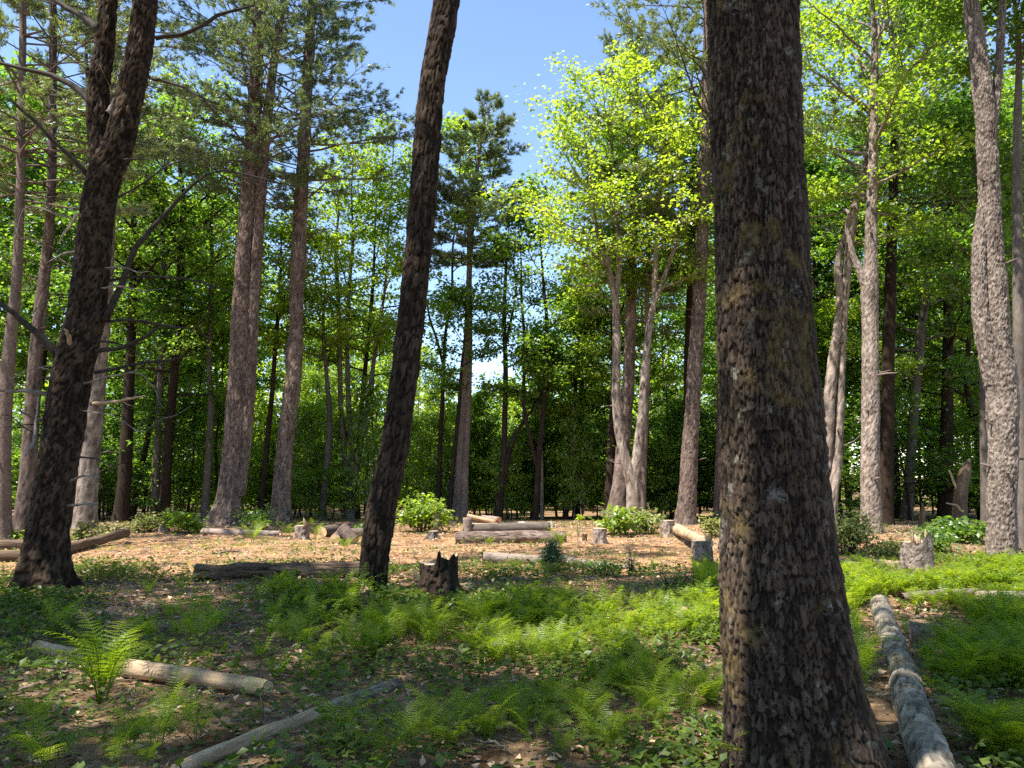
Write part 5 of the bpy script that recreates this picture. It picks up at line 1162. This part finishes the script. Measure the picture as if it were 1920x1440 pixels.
ferns = []      # x, y, height, number of fronds, zone
def zone(n, xr, yr, h, nf, key, fn=None, spread=1.0):
    c = 0; tr = 0
    while c < n and tr < n * 40:
        tr += 1
        px = rng.uniform(*xr); py = HOR + 1.0 / rng.uniform(1.0 / (yr[1] - HOR), 1.0 / (yr[0] - HOR))
        if fn is not None and not fn(px, py): continue
        p = G(px, py)
        d = vnoise(np.array([p[0] * 1.1, p[1] * 1.1, key == 'r' and 3.0 or 0.0]))
        if d < 0.38 * spread: continue
        if not clear_of_logs(p[0], p[1], (0.12 if p[0] > 2.5 else 0.30) if p[1] < 9 else 0.16): continue
        ferns.append((p[0], p[1], rng.uniform(*h) * (0.8 + 0.4 * d), int(rng.integers(nf[0], nf[1] + 1)), key)); c += 1
off_trunk = lambda px, py: not (1340 < px < 1600)
zone(180, (880, 1350), (1130, 1250), (0.24, 0.40), (3, 5), 'strip', lambda px, py: py > 1130 + 40 * (0.5 + 0.5 * math.sin(px * 0.017)))
zone(480, (1575, 1960), (1066, 1240), (0.24, 0.40), (3, 5), 'r', lambda px, py: not (1625 < px < 1715 and py > 1120) and not (1690 < px < 1770 and 1165 < py < 1250) and not (1640 < px < 1780 and py < 1100))
zone(150, (1600, 1960), (1240, 1440), (0.28, 0.46), (4, 6), 'r', lambda px, py: not (1625 + (py - 1135) * 0.25 < px < 1745 + (py - 1135) * 0.36))
zone(32, (500, 690), (1110, 1250), (0.28, 0.46), (3, 6), 'mid')
zone(44, (690, 930), (1165, 1280), (0.30, 0.48), (3, 6), 'mid', lambda px, py: not (770 < px < 870 and py < 1190))
zone(44, (930, 1345), (1260, 1420), (0.22, 0.38), (3, 6), 'fore')
zone(12, (250, 500), (1110, 1220), (0.28, 0.46), (3, 5), 'mid')
zone(16, (520, 930), (1290, 1430), (0.22, 0.36), (3, 6), 'fore', lambda px, py: py > 1300 + 0 * px)
zone(12, (0, 400), (1340, 1440), (0.2, 0.34), (3, 6), 'fore')
zone(36, (1300, 1350), (1070, 1180), (0.30, 0.42), (3, 5), 'strip')
zone(14, (1380, 1560), (1450, 1520), (0.26, 0.36), (4, 6), 'fore')
zone(240, (900, 1350), (1130, 1330), (0.14, 0.26), (3, 4), 'strip')
zone(420, (1575, 1960), (1062, 1330), (0.14, 0.28), (3, 4), 'r')
zone(80, (480, 920), (1110, 1300), (0.13, 0.24), (3, 4), 'mid')
def own(px, py, h, nf, key): p = G(px, py); ferns.append((p[0], p[1], h, nf, key))
SPECIAL = {'s1': 'sunlit fern alone in front of the forked dark pine', 's2': 'tall fern with bare dark stems behind the end of the short slim pole', 's3': 'dark green fern low in the shady foreground corner',
           's4': 'arching fern by the left foot of the slanting trunk', 's5': 'fern spreading over the joint of the barkless pole and grey branch', 's6': 'fern before the left end of the thin log by the twin pine',
           's7': 'fern by the right end of the thin log by the twin pine', 's8': 'bright fern in front of the tilted log round', 's9': 'fern by the right end of the pinkish barked log',
           's10': 'lone tall fern standing in shade left of the long rotten log ferns', 's11': 'fern before the left end of the pinkish barked log', 's12': 'bright fern at the left edge of the thick near pine, by the propped-log stump',
           's13': 'fern growing against the front of the thick near pine', 's14': 'fern between the crumbled stump and the log rounds'}
own(108, 1190, 0.56, 6, 's1'); own(190, 1318, 0.70, 11, 's2'); own(90, 1445, 0.42, 7, 's3'); own(655, 1160, 0.72, 6, 's4'); own(640, 1390, 0.42, 7, 's5')
own(474, 1018, 0.75, 6, 's6'); own(540, 1008, 0.6, 6, 's7'); own(648, 1032, 0.45, 6, 's8'); own(1052, 1030, 0.55, 6, 's9'); own(380, 1210, 0.55, 6, 's10'); own(916, 1026, 0.35, 5, 's11')
own(1335, 1112, 0.6, 6, 's12'); own(1425, 1490, 0.46, 8, 's13'); own(590, 1010, 0.5, 5, 's14')
ZL = {'strip': ('fern in the sunlit fern strip left of the thick near pine', 'ferns of the sunlit strip'), 'r': ('fern in the fern bed around the grey banded log', 'ferns round the grey banded log'),
      'mid': ('fern in the half-shaded patch round the slanting trunk and jagged stump', 'ferns round the slanting trunk'), 'fore': ('small fern among leaf litter in the shady foreground', 'ferns in the shady foreground')}
ferns.sort(key=lambda f: (0 if f[4] in SPECIAL else 1, math.hypot(f[0], f[1]) / f[2]))
mbf = MB()
def frond_set(f):
    a0 = rng.uniform(0, 6.28)
    for k in range(f[3]):
        yield a0 + 6.283 * k / f[3] + rng.normal() * 0.35, rng.uniform(0.75, 1.1) * f[2] * 1.12, rng.normal() * 0.12
for k, f in enumerate(ferns):
    z = gz(f[0], f[1])
    if k < 285:
        if f[4] in SPECIAL: t = thing('fern', SPECIAL[f[4]], 'fern', (f[0], f[1], z))
        else: t = thing('fern', ZL[f[4]][0], 'fern', (f[0], f[1], z), group=ZL[f[4]][1])
        for (a_, L, tl) in frond_set(f):
            o = link('frond', FR[rng.integers(len(FR))], t); o.rotation_euler = (tl, rng.normal() * 0.1, a_); o.scale = (L * 1.05, L, L)
            o.location = (-math.sin(a_) * 0.02, math.cos(a_) * 0.02, -0.01)
    else:
        for (a_, L, tl) in frond_set(f):
            V, T = FRLV[rng.integers(len(FRLV))]; V = V * L * np.array([1.1, 1, 1])
            c, s = math.cos(a_), math.sin(a_)
            mbf.add(np.column_stack([V[:, 0] * c - V[:, 1] * s + f[0], V[:, 0] * s + V[:, 1] * c + f[1], V[:, 2] + z - 0.01]), T)
if mbf.n:
    o = mbf.build('fern_bed', M['fern']); tag(o, 'dense carpet of small ferns filling the fern beds', 'ferns'); o['kind'] = 'stuff'

# ------------------------------------------------------------------ ground cover, litter, twigs
def scatter(n, y0, y1, pad=0.8):
    y = np.sqrt(rng.uniform(y0 ** 2, y1 ** 2, n)); x = rng.uniform(-1, 1, n) * (y * 0.70 + pad)
    return x, y
def clearing(x, y): return np.clip((y - 11.5) / 3, 0, 1) * np.clip((26 - y) / 2, 0, 1) * np.clip((x + 9) / 2, 0, 1) * np.clip((7 - x) / 2, 0, 1)
# low leafy plants
x, y = scatter(36000, 2.6, 14.5)
d = vnoise(np.stack([x * 0.9, y * 0.9, x * 0 + 9], -1)); keep = rng.uniform(size=len(x)) < np.clip((d - 0.36) * 2.4, 0.04, 1) * (1 - 0.93 * clearing(x, y)); x, y = x[keep], y[keep]; keep = clear_of_logs(x, y, 0.13) & (rng.uniform(size=len(x)) < np.where((x < 0) & (y < 8), 0.62, 1.0)); x, y = x[keep], y[keep]
x2, y2 = scatter(4200, 14, 27); k2 = (rng.uniform(size=len(x2)) < np.clip((vnoise(np.stack([x2 * 0.5, y2 * 0.5, x2 * 0 + 4], -1)) - 0.52) * 5, 0.02, 1)); x = np.concatenate([x, x2[k2]]); y = np.concatenate([y, y2[k2]])
n = len(x); h = rng.uniform(0.03, 0.16, n); z = ground_z(x, y)
C = np.repeat(np.stack([x, y, z + h], -1), 5, 0); m_ = len(C); o_ = rng.normal(size=(m_, 3)) * np.array([0.035, 0.035, 0.02])
mb = MB(); leaves(mb, C + o_, rng.normal(size=(m_, 3)) * np.array([1, 1, 0.25]) + o_ * 12, rng.normal(size=(m_, 3)) * 0.35 + np.array([0, 0, 1.0]), rng.uniform(0.035, 0.085, m_), wid=0.34, fold=0.08)
o = mb.build('ground_cover', M['cover']); tag(o, 'low leafy plants covering the forest floor', 'ground cover'); o['kind'] = 'stuff'
# dead leaves
x, y = scatter(60000, 2.6, 27)
keep = rng.uniform(size=len(x)) < np.where(y < 13, 1.0, 0.35); x, y = x[keep], y[keep]; n = len(x)
mb = MB(); leaves(mb, np.stack([x, y, ground_z(x, y) + rng.uniform(0.0, 0.035, n)], -1), rng.normal(size=(n, 3)) * np.array([1, 1, 0.25]), rng.normal(size=(n, 3)) * 0.33 + np.array([0, 0, 1.0]), rng.uniform(0.03, 0.085, n), wid=0.3, fold=0.16)
o = mb.build('leaf_litter', M['litter']); tag(o, 'brown dead leaves strewn over the forest floor', 'leaf litter'); o['kind'] = 'stuff'
# fine twigs and needles
x, y = scatter(20000, 2.6, 27); n = len(x)
mb = MB(); D = unit(rng.normal(size=(n, 3)) * np.array([1, 1, 0.12])); needles(mb, np.stack([x, y, ground_z(x, y) + 0.02], -1), D, rng.uniform(0.08, 0.4, n), 0.012)
o = mb.build('twig_litter', M['dead']); tag(o, 'fine dry twigs scattered over the forest floor', 'twigs'); o['kind'] = 'stuff'
# short grass in the thin places of the clearing
x, y = scatter(9000, 11, 27); d = vnoise(np.stack([x * 0.45, y * 0.7, x * 0 + 21], -1)); keep = rng.uniform(size=len(x)) < np.clip((d - 0.5) * 5, 0.0, 1); x, y = x[keep], y[keep]
C = np.repeat(np.stack([x, y, ground_z(x, y)], -1), 5, 0); n = len(C); C[:, :2] += rng.normal(size=(n, 2)) * 0.03
mb = MB(); needles(mb, C, rng.normal(size=(n, 3)) * 0.5 + np.array([0, 0, 1.0]), rng.uniform(0.04, 0.13, n), 0.012)
o = mb.build('grass', M['fern']); tag(o, 'short sparse grass in the clearing', 'grass'); o['kind'] = 'stuff'
